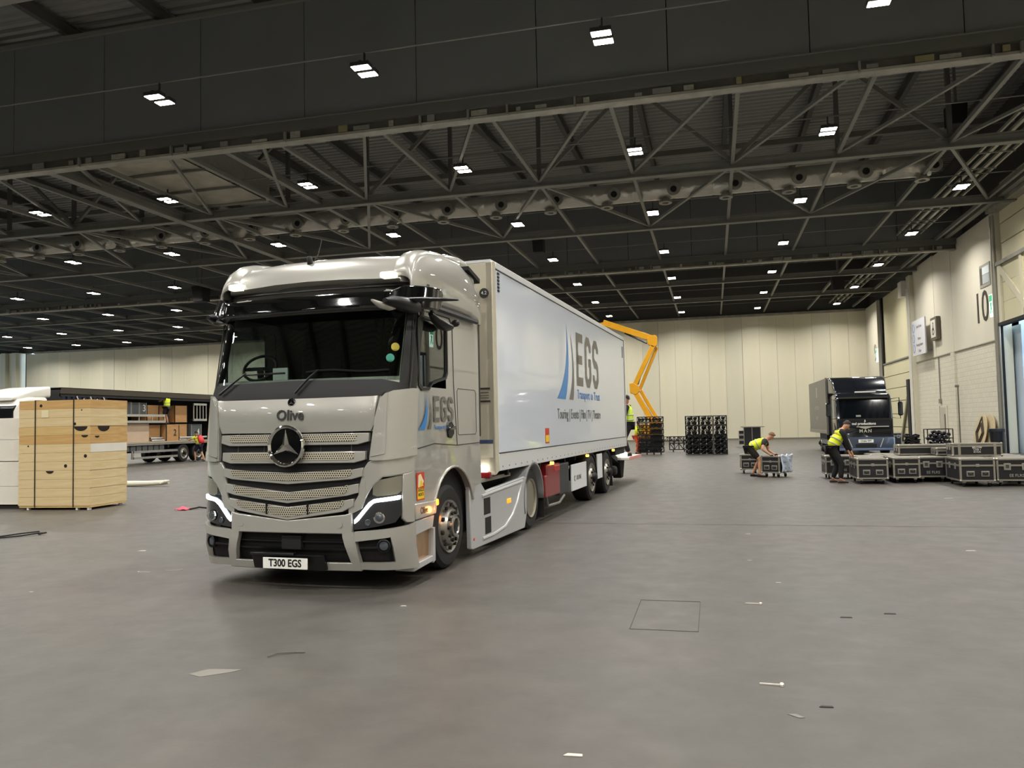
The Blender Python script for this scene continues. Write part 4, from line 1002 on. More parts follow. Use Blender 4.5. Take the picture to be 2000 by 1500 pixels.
MB().box(.98, 1.22, y0-.004, y0+.01, 1.44, 1.49).build('notice_bar', mat('notice_blue', '#3a4a6e', .5), tl, smooth=0)
MB().box(.98, 1.22, y0-.003, y0+.01, 1.24, 1.43).build('notice_panel', mat('notice_cream', '#c8c2ae', .5), tl, smooth=0)
lm_ = MB().box(1.0, 1.16, y0-.10, y0-.02, z0+.0, z0+.1).build('front_lamp', mat('lamp_white', '#ffffff', .3, emit='#fffaf0', estr=4), tl, bevel=.02)
MB().box(.98, 1.18, y0-.04, y0+.08, z0-.09, z0+.0).build('lamp_bracket', red, tl, bevel=.01)
# underframe
for s in (-1, 1): MB().box(s*.5-.06, s*.5+.06, 3.4, 14.3, .72, 1.04).build('underframe_beam', M_matteblack, tl, smooth=0)
for k in range(12): MB().box(-1.15, 1.15, 4.0+k*.9, 4.08+k*.9, .94, 1.04).build('cross_member', M_matteblack, tl, smooth=0)
red = mat('red_tank_paint', '#7d0f14', .35, coat=.3)
MB().box(.62, 1.22, 6.05, 6.95, .40, .98).build('red_locker', red, tl, bevel=.03)
MB().box(.80, 1.23, 5.85, 6.06, .42, .80).build('red_locker_step', red, tl, bevel=.02)
MB().box(.70, 1.235, 6.5, 6.9, .83, .95).build('red_extinguisher_box', mat('bright_red', '#b01a1a', .3, coat=.5), tl, bevel=.02)
MB().box(.6, 1.20, 6.97, 7.75, .36, .95).build('battery_box', mat('dark_locker', '#2b2d30', .5), tl, bevel=.03)
MB().tube([(1.2, 6.0, .44), (1.2, 6.1, .26), (1.2, 6.9, .24), (1.2, 7.3, .34)], .025, 8).build('ladder_rail', M_steel, tl)
MB().box(1.20, 1.235, 7.85, 9.20, .36, .88).build('side_guard', mat('guard_white', '#d5d8da', .4), tl, bevel=.01)
text('guard_lettering', tl, 'KRONE', .13, EG, (1.237, 8.45, .60), (1, 0, 0), ext=.001, bold=.002)
MB().prism([(8.03, .56), (8.03, .64), (8.07, .66), (8.12, .66), (8.12, .63), (8.07, .62), (8.07, .58), (8.12, .57), (8.12, .54)], 'x', 1.236, 1.238).build('guard_emblem', EG, tl, smooth=0)
MB().box(1.20, 1.235, 10.40, 10.95, .42, .98).build('side_guard', MATS['guard_white'], tl, bevel=.01)
for s in (-1, 1):
    for y in (9.85, 11.66):
        make_wheel(tl, s*1.21, y, .50, s, 'trailer', wd=.38)
        mg = MB(); ra = []
        for k in range(13):
            a = R(180)-R(180)*k/12; ra.append([(s*1.22, y+.56*math.cos(a), .5+.54*math.sin(a)), (s*.82, y+.56*math.cos(a), .5+.54*math.sin(a))])
        mg.loft(ra, cap=False, closed=False).build('mudguard', M_matteblack, tl, thick=.03)
    MB().box(min(s*1.22, s*.8), max(s*1.22, s*.8), 12.26, 12.28, .12, .8).build('mud_flap', M_matteblack, tl, smooth=0)
for y in (9.85, 11.66): MB().cyl((-1.05, y, .5), (1.05, y, .5), .08, 10).build('axle', M_matteblack, tl)
for s in (-1, 1): MB().box(s*.8-.07, s*.8+.07, 5.4, 5.6, .25, .95).build('landing_leg', M_matteblack, tl, smooth=0)
mk = mat('side_lamp_amber', '#ffb84a', .3, emit='#ffb040', estr=6)
for y in (6.3, 9.3, 12.4): MB().box(1.2, 1.26, y, y+.08, .97, 1.02).build('side_lamp', mk, tl, bevel=.01)
MB().box(.7, 1.2, 12.9, 14.3, .85, 1.02).build('rear_frame', M_matteblack, tl, smooth=0)
MB().box(1.05, 1.25, 14.40, 14.50, .74, .86).build('rear_lamp', MATS['lamp_white'], tl, bevel=.02)
# lowered tail lift deck
MB().box(-1.2, 1.3, 14.5, 16.6, .64, .72).build('tail_lift_deck', mat('lift_deck_white', '#cfcdc6', .4, .2), tl, bevel=.01)
MB().box(1.29, 1.32, 14.5, 16.6, .635, .725).build('lift_edge', mat('lift_red_white', '#c98a82', .5), tl, smooth=0)
MB().prism([(14.6, .64), (15.5, .64), (15.2, .12), (14.9, .12)], 'x', .75, 1.0).build('lift_leg', M_matteblack, tl, bevel=.03)
MB().bar((.9, 13.6, .85), (.9, 14.8, .6), .12, .14).build('lift_arm', M_matteblack, tl)
MB().box(.3, 1.15, 13.1, 13.5, .3, .55).build('spare_carrier', M_matteblack, tl, bevel=.08)
# ================================================================== stacked timber trays and white crates on the left
def wood(name, c, c2): return mat(name, c, .55, var=.1, scale=2.0, stretch=(.6, 1, 9), color2=c2, bump=.05)
W_lt = wood('pale_plywood', '#d3c096', '#c6ad7c'); W_tn = wood('tan_plywood', '#c5a26b', '#b68d50'); W_md = wood('honey_plywood', '#cdb07a', '#bd9c62')
W_wh = mat('white_painted_ply', '#d8d3c6', .5, var=.04, scale=3); W_hole = mat('hand_hole_shadow', '#1b120a', .9)
SX0, SY0, SRZ = -13.5, 14.86, R(4)
def tray_at(z): return (SX0, SY0, z)
cols = [W_tn, W_lt, W_lt, W_md, W_tn, W_lt, W_lt, W_lt, W_lt, W_lt, W_lt, W_lt]
names = ['topmost', 'second from the top', 'third from the top', 'fourth from the top', 'fifth from the top', 'sixth from the top', 'seventh from the top', 'eighth from the top', 'ninth from the top', 'third from the bottom', 'second from the bottom', 'lowest']
TH = .198
holes_f = {0: [(-1.26, .08, .035)], 1: [(-.22, .16, .016)], 2: [(-.39, .05, .032)], 3: [(-.24, .19, .17)], 4: [(-.14, .19, .085)], 5: [(-1.58, .16, .02)], 6: [(-.12, .12, .04)], 7: [(-.62, .10, .04)], 8: [(-1.02, .19, .10)]}
holes_s = {3: [(.45, .19, .20)], 4: [(.22, .17, .075)]}
for k in range(12):
    z = .09+TH*(11-k); m = cols[k]; jx = random.uniform(-.012, .012)
    t = thing('wooden_tray', '%s wooden tray of the tall stack beside the lorry' % names[k], 'wooden tray', tray_at(z), SRZ, 'stacked wooden trays')
    Wd, Dp, g = 1.82, 1.26, .0022
    MB().box(-Wd+jx, jx, 0, .022, g, TH-g).build('front_board', m, t, smooth=0)
    MB().box(-Wd+jx, jx, Dp-.022, Dp, g, TH-g).build('back_board', m, t, smooth=0)
    MB().box(-.022+jx, jx, .022, Dp-.022, g, TH-g).build('end_board', W_wh if k == 5 else (W_tn if k in (3, 4) else m), t, smooth=0)
    MB().box(-Wd+jx, -Wd+.022+jx, .022, Dp-.022, g, TH-g).build('end_board', m, t, smooth=0)
    MB().box(-Wd+.03, -.03, .03, Dp-.03, 0, .02).build('tray_base', m, t, smooth=0)
    def hole(u, zz, r, side):
        n = 12
        if r < .06: poly = [(u+r*math.cos(2*PI*i/n), zz+r*math.sin(2*PI*i/n)) for i in range(n)]
        else: poly = [(u-r*math.cos(PI*i/n), zz-r*.62*math.sin(PI*i/n)) for i in range(n+1)]
        if side == 'f': MB().prism(poly, 'y', -.003, .005).build('hand_hole', W_hole, t, smooth=0)
        else: MB().prism(poly, 'x', jx-.005, jx+.003).build('hand_hole', W_hole, t, smooth=0)
    for (u, zz, r) in holes_f.get(k, []):
        if r > 0: hole(u, zz, r, 'f')
    for (u, zz, r) in holes_s.get(k, []): hole(u, zz, r, 's')
    if k == 1: MB().box(-1.24, -1.06, -.008, 0, .01, .17).build('paper_note', mat('tray_note', '#d9cba4', .8), t, smooth=0)
base = thing('wooden_pallet', 'low pallet with pale feet under the wooden tray stack', 'pallet', tray_at(0), SRZ)
MB().box(-1.81, -.01, .01, 1.25, .05, .088).build('deck', W_md, base, smooth=0)
for (x, y) in ((-1.6, .06), (-.35, .06), (-.06, .06), (-1.6, 1.15), (-.1, 1.15)): MB().box(x-.025, x+.025, y-.04, y+.04, 0, .05).build('foot', W_wh, base, smooth=0)
for i, x in enumerate((-1.40, -.42)):
    st = MB(); st.box(x-.012, x+.012, -.012, -.006, .06, 2.475); st.box(x-.012, x+.012, -.012, 1.285, 2.468, 2.476); st.box(x-.012, x+.012, 1.278, 1.285, .06, 2.475)
    o = st.build('strap', mat('strap_black', '#1c1712', .7), smooth=0); o.location = tray_at(0); o.rotation_euler.z = SRZ
    tag(o, ('left' if i == 0 else 'right')+' black strap tied round the wooden tray stack', 'strap', 'straps round the tray stack')
# white crates further left
for k, (za, zb, lb) in enumerate([(.10, 1.09, 'tall lowest white crate left of the wooden trays'), (1.10, 1.60, 'middle white crate left of the wooden trays'), (1.61, 2.10, 'topmost white crate left of the wooden trays')]):
    t = thing('white_crate', lb, 'crate', (-15.42, 15.0, za), SRZ, 'white crates on the left')
    MB().box(-2.2, 0, 0, 1.1, .012, zb-za-.008).build('crate_body', W_wh, t, bevel=.006)
    MB().box(-2.21, .01, -.008, 1.11, 0, .03).build('bottom_batten', W_wh, t, smooth=0)
    if k == 0: MB().box(-2.2, 0, -.004, 0, .42, .428).build('board_seam', mat('crate_seam', '#a39e90', .7), t, smooth=0)
wp = MB().box(-2.15, -.03, .05, 1.05, 0, .10).build('white_crate_pallet', mat('pallet_dark', '#2f2b25', .8), smooth=0); wp.location = (-15.42, 15.0, 0); wp.rotation_euler.z = SRZ
tag(wp, 'dark pallet under the white crates at the left edge', 'pallet')

# ================================================================== far curtain-sided lorry with its side open
LX0 = -28.9
cv = thing('curtainside_lorry', 'open curtain-sided lorry with white cab parked at the far left', 'truck', (LX0, 30, 0), 0)
M_lw = mat('lorry_white', '#e3e0d5', .3, coat=.3); M_curt = mat('navy_curtain', '#141b33', .5); M_cdark = mat('lorry_dark', '#171614', .7); M_galv = mat('galvanised_steel', '#9fa09c', .4, .6, var=.1, scale=6)
def lp(name, m, x0, x1, ya, yb, za, zb, par=cv, bev=0): return MB().box(x0, x1, ya, yb, za, zb).build(name, m, par, bevel=bev, smooth=0)
lp('load_bed', M_galv, -2.5, 0, .1, 13.4, 1.02, 1.17)
lp('bed_edge', mat('bed_edge_tan', '#a89a82', .6), -.02, .02, .1, 13.4, 1.12, 1.20)
lp('roof', M_cdark, -2.55, .03, 0, 13.45, 3.74, 3.84); lp('roof_rail', mat('roof_rail_dark', '#3f392f', .5), -.01, .05, 0, 13.45, 3.56, 3.80); lp('curtain_track', M_cdark, -.06, .02, 0, 13.45, 3.42, 3.56)
lp('front_bulkhead', M_cdark, -2.5, 0, .0, .1, 1.0, 3.8); lp('rear_frame', M_cdark, -2.5, 0, 13.3, 13.45, 1.0, 3.8); lp('far_curtain', M_cdark, -2.5, -2.46, .1, 13.3, 1.1, 3.7)
lp('side_post', M_cdark, -.2, -.1, 7.5, 7.62, .85, 3.6)
cu = MB(); 
for k in range(18):
    y = .15+k*.16; cu.cyl((-.05-.05*(k % 2), y, 1.3), (-.05-.05*(k % 2), y, 3.45), .09, 8)
cu.build('bunched_curtain', M_curt, cv)
for k in range(5): MB().bar((.06, .9+k*.42, 3.45-.1*(k%2)), (.06, 1.1+k*.42, 3.1), .02, .05).build('curtain_strap', W_wh, cv, smooth=0)
gd = lp('side_guard', M_galv, -.05, 0, 4.7, 8.2, .62, .74); lp('side_guard', M_galv, -.05, 0, 4.7, 8.2, .31, .42); lp('guard_post', M_galv, -.05, 0, 4.62, 4.76, .31, .74)
for k in range(7): lp('underbed_box', mat('underbed_grey', '#585a5a', .6), -.6, -.1, 4.2+k*.44, 4.56+k*.44, .72, 1.0)
lp('chassis', M_cdark, -1.8, -.7, 0, 13.3, .62, 1.02)
for y in (8.75, 10.05, 11.35):
    for s, x in ((1, -.02), (-1, -2.48)): make_wheel(cv, x, y, .5, s, 'trailer', wd=.36)
for y in (3.0,): lp('landing_leg', M_cdark, -.4, -.25, y, y+.2, .05, 1.0)
for s, x in ((1, -.06), (-1, -2.44)): make_wheel(cv, x, 1.6, .5, s, 'trailer', wd=.5)
# cab, its nose toward the camera
lcab = MB(); rings = []
def rr(y, x0, x1, z0, z1, r=.16, n=4):
    pts = []
    for (cx, cz, a0) in ((x1-r, z1-r, 0), (x0+r, z1-r, 90), (x0+r, z0+r, 180), (x1-r, z0+r, 270)):
        for k in range(n+1): a = R(a0+90*k/n); pts.append((cx+r*math.cos(a), y, cz+r*math.sin(a)))
    return pts
lcab.loft([rr(-2.45, -2.25, -.25, .6, 2.3), rr(-2.4, -2.42, -.08, .5, 2.8), rr(-2.1, -2.48, -.02, .45, 3.25), rr(-1.6, -2.5, 0, .45, 3.36), rr(-.75, -2.5, 0, .7, 3.36)]).build('cab', M_lw, cv, smooth=50)
lcab2 = MB().loft([rr(-2.3, -2.2, -.3, 3.2, 3.32, .05), rr(-1.9, -2.3, -.15, 3.25, 3.48, .08), rr(-1.3, -2.4, -.1, 3.3, 3.72, .12), rr(-.5, -2.42, -.06, 3.35, 3.86, .12)]).build('roof_deflector', M_lw, cv, smooth=50)
MB().prism([(-2.60, 1.9), (-2.44, 2.84), (-2.27, 2.98), (-2.2, 1.9)], 'x', -2.35, -.10).build('windscreen', mat('lorry_windscreen', '#0b0c0d', .2, spec=.3), cv, smooth=0)
MB().prism([(-2.0, 1.95), (-1.9, 2.85), (-1.0, 2.85), (-1.0, 1.95)], 'x', -.01, .01).build('side_window', M_blackgloss, cv, smooth=0)
for s, x in ((1, -.1), (-1, -2.4)): make_wheel(cv, x, -1.75, .5, s, 'steer', wd=.32)
lp('bumper', M_lw, -2.45, -.05, -2.5, -2.1, .3, .75, bev=.06)
# its load, each piece a thing of its own
M_gbox = mat('grey_case', '#5a5f61', .5); M_ply = wood('crate_ply', '#b98f5f', '#a87c4b'); M_pink = mat('fawn_board', '#bda58c', .6, var=.05, scale=2)
def cargo(name, lb, cat, m, ya, yb, za, zb, dp=1.0, num=None, nm=None, back=.35, group=None, frame=True):
    t = thing(name, lb, cat, (LX0-back, (ya+yb)/2, za), 0, group); w2 = (yb-ya)/2-.02; hgt = zb-za-.01
    MB().box(-dp, 0, -w2, w2, 0.0, hgt).build('body', m, t, bevel=.01)
    if frame:
        for y in (-w2, w2): MB().box(-.02, .012, y-.025, y+.025, 0, hgt).build('corner_edge', M_galv if m is M_gbox else M_cdark, t, smooth=0)
        for z in (.02, hgt-.03): MB().box(-.02, .010, -w2, w2, z-.02, z+.02).build('edge_strip', m, t, smooth=0)
    if num: text('number', t, num, .5, nm or mat('mark_white', '#e8e6df', .5), (.013, w2*.35, hgt*.5), (1, 0, 0), ext=.001, bold=.006)
    return t
cargo('storage_case', 'grey case with a white label on the far lorry upper tier', 'case', M_gbox, 34.05, 34.95, 2.66, 3.30, group='grey cases on the far lorry')
cargo('storage_case', 'plain grey case in the middle of the far lorry upper tier', 'case', M_gbox, 34.97, 35.55, 2.66, 3.28, group='grey cases on the far lorry')
cargo('storage_case', 'grey case marked 3 on the far lorry upper tier', 'case', M_gbox, 35.57, 36.12, 2.66, 3.28, num='3', group='grey cases on the far lorry')
cargo('storage_case', 'grey case marked 4 behind the worker with the red backpack', 'case', M_gbox, 39.84, 40.8, 1.20, 2.12, num='4', group='grey cases on the far lorry')
cargo('plywood_crate', 'upper plywood crate left of the high-visibility worker on the far lorry', 'crate', M_ply, 36.14, 37.1, 2.22, 3.16, group='plywood crates on the far lorry')
cargo('plywood_crate', 'upper plywood crate marked 2 in white on the far lorry', 'crate', M_ply, 37.3, 38.36, 2.22, 3.18, num='2', group='plywood crates on the far lorry', back=.75)
cargo('plywood_crate', 'rightmost upper plywood crate on the far lorry', 'crate', M_ply, 38.4, 39.5, 2.22, 3.18, group='plywood crates on the far lorry')
cargo('plywood_crate', 'lower plywood crate left of the black post on the far lorry', 'crate', M_ply, 36.2, 37.24, 1.18, 2.10, group='plywood crates on the far lorry')
cargo('plywood_crate', 'lower plywood crate marked 2 in dark paint on the far lorry', 'crate', M_ply, 37.28, 38.36, 1.18, 2.10, num='2', nm=mat('mark_dark', '#3a2a18', .6), group='plywood crates on the far lorry', back=.03)
cargo('plywood_crate', 'rightmost lower plywood crate on the far lorry', 'crate', M_ply, 38.4, 39.5, 1.18, 2.12, group='plywood crates on the far lorry')
cargo('fawn_box', 'wide fawn board box on the far lorry bed beside the wooden trays', 'box', M_pink, 33.0, 36.15, 1.18, 2.18, back=.2, frame=False)
def ladder_frame(lb, ya, yb, za, zb, x):
    t = thing('stage_frame', lb, 'frame', (LX0+x, ya, za), 0, 'aluminium frames on the far lorry')
    for z in (0, zb-za): MB().box(-.08, 0, 0, yb-ya, z-.06, z+.06).build('rail', mat('bright_aluminium', '#bdbdb8', .35, .6), t, smooth=0)
    for k in range(5): MB().box(-.06, -.02, k*(yb-ya-.05)/4, k*(yb-ya-.05)/4+.05, 0, zb-za).build('rung', MATS['bright_aluminium'], t, smooth=0)
    MB().box(-.28, -.08, 0, yb-ya, -.02, .03).build('deck', M_cdark, t, smooth=0)
ladder_frame('aluminium stage frame lying on the fawn box of the far lorry', 33.2, 37.2, 2.25, 2.58, -.02)
ladder_frame('aluminium frame standing at the rear of the far lorry', 39.7, 40.9, 2.35, 3.25, -.05)
for k, (y0_, y1_, z_, x_) in enumerate([(36.2, 37.24, 1.24, -.12), (36.25, 37.2, 1.36, -.22), (38.4, 39.8, 1.24, -.14), (38.45, 40.9, 1.36, -.10)]):
    o = MB().cyl((LX0+x_, y0_, z_), (LX0+x_, y1_, z_), .055, 10).build('aluminium_tube', MATS['bright_aluminium'])
    MB().cyl((LX0+x_, y0_-.001, z_), (LX0+x_, y0_-.004, z_), .042, 10).build('tube_bore', M_gap, o)
    tag(o, ['lower left', 'upper left', 'lower right', 'upper right'][k]+' aluminium tube lying on the far lorry bed', 'tube', 'aluminium tubes on the far lorry')

# ================================================================== yellow boom lift, truss stacks
bl = thing('boom_lift', 'yellow articulated boom lift raised behind the truss stack', 'boom lift', (-3.3, 45.0, 0), 0)
M_yel = mat('machine_yellow', '#d79a12', .4, coat=.3, var=.05, scale=3)
def blp(name, x0, z0_, x1, z1_, wd, ht, y=0, m=M_yel): return MB().bar((x0+3.3, y, z0_), (x1+3.3, y, z1_), wd, ht).build(name, m, bl, bevel=.02)
blp('jib', -5.9, 7.4, -3.15, 6.35, .22, .34); blp('jib_tip', -6.7, 7.1, -5.8, 7.32, .16, .24)
MB().prism([(-.10, 6.02), (-.14, 6.36), (.05, 6.52), (.32, 6.54), (.42, 6.44), (.42, 5.95), (.2, 5.82)], 'y', -.2, .2).build('elbow', M_yel, bl, bevel=.03)
blp('upper_boom', -3.12, 5.95, -4.28, 3.6, .2, .26, -.1); blp('upper_link', -2.92, 5.85, -3.95, 3.5, .14, .18, .12)
MB().prism([(-1.16, 3.3), (-1.19, 3.86), (-.95, 3.9), (-.70, 3.7), (-.64, 3.42), (-.82, 3.2)], 'y', -.22, .22).build('knuckle', M_yel, bl, bevel=.03)
blp('lower_boom', -4.2, 3.4, -3.2, 1.5, .2, .28, -.1); blp('lower_link', -3.9, 3.45, -2.85, 1.5, .16, .2, .12)
MB().cyl((-.15, .0, 6.1), (-1.4, 0, 6.75), .05, 8).build('lift_cylinder', M_black, bl)
MB().cyl((-.75, .15, 3.8), (-.1, .15, 5.6), .045, 8).build('lift_cylinder', M_black, bl)
MB().cyl((-.65, .02, 3.1), (.2, .02, 1.6), .045, 8).build('lift_cylinder', M_black, bl)
MB().box(-.6, .45, -.7, .7, .9, 1.55).build('turntable', M_yel, bl, bevel=.06)
MB().box(-.75, .42, -1.0, 1.0, .45, .9).build('chassis', M_matteblack, bl, bevel=.05)
for (x, y) in ((-.48, -.85), (.12, -.85), (-.48, 1.05), (.12, 1.05)):
    w_ = MB().lathe([(0, .15), (0, .3), (.04, .36), (.2, .36), (.24, .3), (.24, .15)], (x, y, .36), (0, -1, 0), 20).build('wheel', M_rubber, bl)
MB().box(-4.1, -3.3, -.4, .4, 6.0, 6.1).build('basket_floor', M_black, bl, smooth=0)
for (x, y) in ((-4.1, -.4), (-3.3, -.4), (-4.1, .4), (-3.3, .4)): MB().box(x-.02, x+.02, y-.02, y+.02, 6.1, 7.1).build('basket_post', M_yel, bl, smooth=0)
M_trs = mat('black_truss', '#101011', .45, .3)
def truss_mesh(L, wd, hh, nb, r=.022):
    b = MB()
    for y in (-wd/2, wd/2):
        for z in (0, hh): b.cyl((0, y, z), (L, y, z), r, 6)
        for k in range(nb):
            x0_, x1_ = L*k/nb, L*(k+1)/nb
            b.cyl((x0_, y, 0), (x0_, y, hh), r*.7, 5); b.cyl((x0_, y, 0 if k % 2 else hh), (x1_, y, hh if k % 2 else 0), r*.6, 5)
        b.cyl((L, y, 0), (L, y, hh), r*.7, 5)
    for k in range(nb+1):
        x0_ = L*k/nb
        for z in (0, hh): b.cyl((x0_, -wd/2, z), (x0_, wd/2, z), r*.7, 5)
    return b
tm = truss_mesh(1.28, .55, .25, 6).mesh('lattice', M_trs, 30)
ft = MB().box(-.03, .03, -.03, .03, -.13, -.015).mesh('foot', M_trs, 0)
lamp_y = MB().lathe([(0, .02), (.03, .075), (.09, .08), (.1, .06)], (0, 0, 0), (0, -1, 0), 10).mesh('lamp_can', mat('amber_lamp_can', '#7a5520', .4, .5), 30)
lamp_b = MB().lathe([(0, .02), (.03, .075), (.09, .08), (.1, .06)], (0, 0, 0), (0, -1, 0), 10).mesh('lamp_can', M_trs, 30)
for k in range(6):
    t = thing('lighting_truss', '%s black lighting truss in the stack under the boom lift' % ['lowest', 'second lowest', 'third from the floor', 'fourth from the floor', 'second from the top', 'topmost'][k], 'truss', (-3.74, 41.0, .135+k*.308), 0, 'stacked lighting trusses')
    part('lattice', t, tm, Matrix.Identity(4))
    for x in (.12, .45, .8, 1.15): part('foot', t, ft, Matrix.Translation((x, -.27, 0)) if k == 0 else Matrix.Translation((x, -.27, .106)))
    for j in range(7): part('lamp_can', t, lamp_y if (j < 4 and k in (2, 3, 4)) else lamp_b, Matrix.Translation((.12+j*.17, -.12, .12)))
    if k in (1, 2, 3, 4): MB().box(.66, 1.22, -.22, .2, .03, .22).build('dark_packing', M_matteblack, t, smooth=0)
# cage of pre-rigged truss sections: three bays, four tiers
M_node = mat('coupler_steel', '#8f9192', .3, .8)
cell = MB()
cw, chh, cd = .62, .468, .9
for x in (0, cw/2, cw):
    for y in (0, cd): cell.cyl((x, y, 0), (x, y, chh), .022, 6)
for z in (.02, chh/2, chh-.02):
    for y in (0, cd): cell.cyl((0, y, z), (cw, y, z), .02, 6)
    for x in (0, cw): cell.cyl((x, 0, z), (x, cd, z), .02, 6)
for j in range(2):
    for i in range(2): cell.cyl((cw/2*i, 0, chh/2*j+.018), (cw/2*(i+1), 0, chh/2*(j+1)-.018), .012, 5)
cme = cell.mesh('cage_frame', M_trs, 30)
nd = MB().sphere((0, 0, 0), .035, 8, 6).mesh('coupler', M_node)
cn = MB().lathe([(0, .05), (.1, .10), (.3, .10), (.32, .08)], (0, 0, 0), (0, 1, 0), 12).mesh('lamp_body', M_trs, 30)
for c_ in range(3):
    for r_ in range(4):
        t = thing('truss_cage', 'black lamp truss cage, %s column, %s tier of the square cage block' % (['left', 'middle', 'right'][c_], ['bottom', 'second', 'third', 'top'][r_]), 'truss cage', (-1.32+c_*.672, 40.0, .03+r_*.475), 0, 'square block of truss cages')
        part('cage_frame', t, cme, Matrix.Identity(4))
        for i in range(2):
            for j in range(2):
                part('lamp_body', t, cn, Matrix.Translation((cw/4+cw/2*i, .25, chh/4+chh/2*j)) @ Matrix.Rotation(R(10*(i-j)), 4, 'Z'))
        for (x, z) in ((.036, .036), (cw/2, .036), (cw/2, chh/2), (.036, chh/2), (cw-.036, chh/2)): part('coupler', t, nd, Matrix.Translation((x, -.015, z)))
        if r_ < 2: MB().box(.03, cw-.03, .5, .6, .02, chh-.02).build('back_sheet', M_matteblack, t, smooth=0)
# low trusses lying by the far wall
for i, (x, y, L, z, lb) in enumerate([(-4.0, 63.0, 4.4, .12, 'long low black truss lying along the far wall'), (-2.35, 44.5, 1.0, .12, 'short black truss on the floor left of the square cage block'), (-2.35, 44.5, 1.0, .48, 'short black truss raised on the one left of the square cage block')]):
    t = thing('floor_truss', lb, 'truss', (x, y, z), 0, 'trusses lying on the floor')
    part('lattice', t, truss_mesh(L, .5, .35, int(L*4)).mesh('lattice', M_trs, 30), Matrix.Identity(4))
    for k in range(2): part('foot', t, ft, Matrix.Translation((.2+k*(L-.4), -.25, .02)))

# ================================================================== dark box truck at the right
mt = thing('box_truck', 'dark navy box lorry parked by the right wall behind flight cases', 'truck', (6.38, 37.0, 0), 0)
M_navy = mat('navy_gloss_paint', '#13161d', .16, .2, coat=.8); M_bxg = mat('box_body_grey', '#55534f', .4, coat=.2); M_blue = mat('blue_grey_bumper', '#3e4657', .3, coat=.3)
def bp_(name, m, x0, x1, ya, yb, za, zb, par=mt, bev=0, sm=0): return MB().box(x0, x1, ya, yb, za, zb).build(name, m, par, bevel=bev, smooth=sm)
bp_('box_body', M_bxg, -1.27, 1.25, 2.15, 8.6, .95, 3.52, bev=.03)
bp_('box_front', M_matteblack, -1.25, 1.23, 2.10, 2.16, .95, 3.48); bp_('box_edge', mat('box_edge_alu', '#8f8c85', .35, .6), -1.285, -1.20, 2.08, 2.2, .9, 3.54); bp_('box_edge', MATS['box_edge_alu'], 1.18, 1.265, 2.08, 2.2, .9, 3.54)
bp_('bottom_rail', MATS['box_edge_alu'], -1.285, -1.24, 2.2, 8.6, .95, 1.12)
for (yy, zz, ss, tx) in [(5.4, 2.2, .30, 'mdproductions'), (5.4, 1.7, .28, 'staging'), (7.4, 1.25, .13, 'hire')]:
    text('box_lettering', mt, tx, ss, mat('faded_white', '#a9a6a0', .5), (-1.275, yy, zz), (-1, 0, 0), ext=.001, sx=.9)
MB().box(-1.276, -1.27, 5.2, 5.5, 2.7, 3.2).build('box_emblem', MATS['faded_white'], mt, smooth=0)
cab = MB()
def sq(y, hw, za, zb, r=.12): return rr(y, -hw, hw, za, zb, r)
cab.loft([sq(.02, 1.05, .75, 1.5), sq(-.02, 1.1, .70, 1.62), sq(.0, 1.12, .68, 1.66), sq(.24, 1.13, .68, 2.5), sq(.36, 1.13, .68, 2.68), sq(.6, 1.14, .68, 2.74), sq(1.75, 1.14, .68, 2.74)]).build('cab', M_navy, mt, smooth=45)
wsn = MB().prism([(-.02+.0, 1.62), (.235, 2.5), (.28, 2.5), (.1, 1.62)], 'x', -.98, .98).build('windscreen', mat('truck_windscreen', '#0a0e12', .05, spec=.8), mt, smooth=0)
bp_('windscreen_rim', M_black, -1.04, 1.04, -.045, .0, 1.58, 1.63, wsn)
MB().prism([(.0, 1.7), (.025, 1.78), (.025, 1.7)], 'x', -.35, -.15).build('dash_papers', mat('dash_pale', '#7a7f6a', .6), wsn, smooth=0)
for s in (-1, 1):
    MB().prism([(.45, 1.7), (.55, 2.45), (1.25, 2.45), (1.25, 1.7)], 'x', s*1.13, s*1.15).build('side_window', mat('door_glass', '#5d6468', .1), mt, smooth=0)
    MB().tube([(s*1.1, .25, 2.45), (s*1.42, .12, 2.5), (s*1.45, .1, 1.6), (s*1.1, .2, 1.65)], .018, 6).build('mirror_arm', M_black, mt)
    MB().lathe([(0, .06), (.05, .10), (.55, .10), (.6, .06)], (s*1.46, .1, 1.72), (0, 0, 1), 14).build('mirror', M_blackgloss, mt)
    MB().prism([(-.05, .42), (-.06, .78), (.25, .80), (.3, .42)], 'x', s*.75, s*1.16).build('headlight_cluster', mat('truck_headlamp', '#a9bbd2', .12, .3, coat=1), mt, bevel=.03)
    MB().bar((s*.56, -.075, .38), (s*.70, -.075, .76), .02, .035).build('bumper_trim', MATS['faded_white'], mt, smooth=0)
    make_wheel(mt, s*1.08, .95, .43, s, 'steer', r=.43, wd=.3); make_wheel(mt, s*1.12, 5.6, .43, s, 'trailer', r=.43, wd=.5)
MB().loft([sq(-.06, 1.1, .32, .80, .06), sq(-.02, 1.14, .30, .82, .06), sq(.5, 1.15, .30, .82, .06)]).build('bumper', M_blue, mt, smooth=45)
bp_('bumper_lip', mat('lip_grey', '#596680', .3), -1.12, 1.12, -.10, .1, .24, .34, bev=.02)
bp_('lower_grille', M_gap, -.42, .42, -.075, -.05, .38, .52); bp_('number_plate', MATS['plate_white'], -.30, .30, -.085, -.06, .58, .72)
text('plate_characters', mt, 'CN66 YPT', .11, MATS['plate_black'], (0, -.088, .65), (0, -1, 0), ext=.001, sx=.9, bold=.002)
wt = MATS['mark_white']
text('cab_lettering', mt, 'md productions', .15, wt, (-.05, -.03, 1.40), (0, -1, .05), ext=.002, bold=.003)
bp_('chrome_bar', M_chrome, -.35, .95, -.04, -.01, 1.25, 1.29)
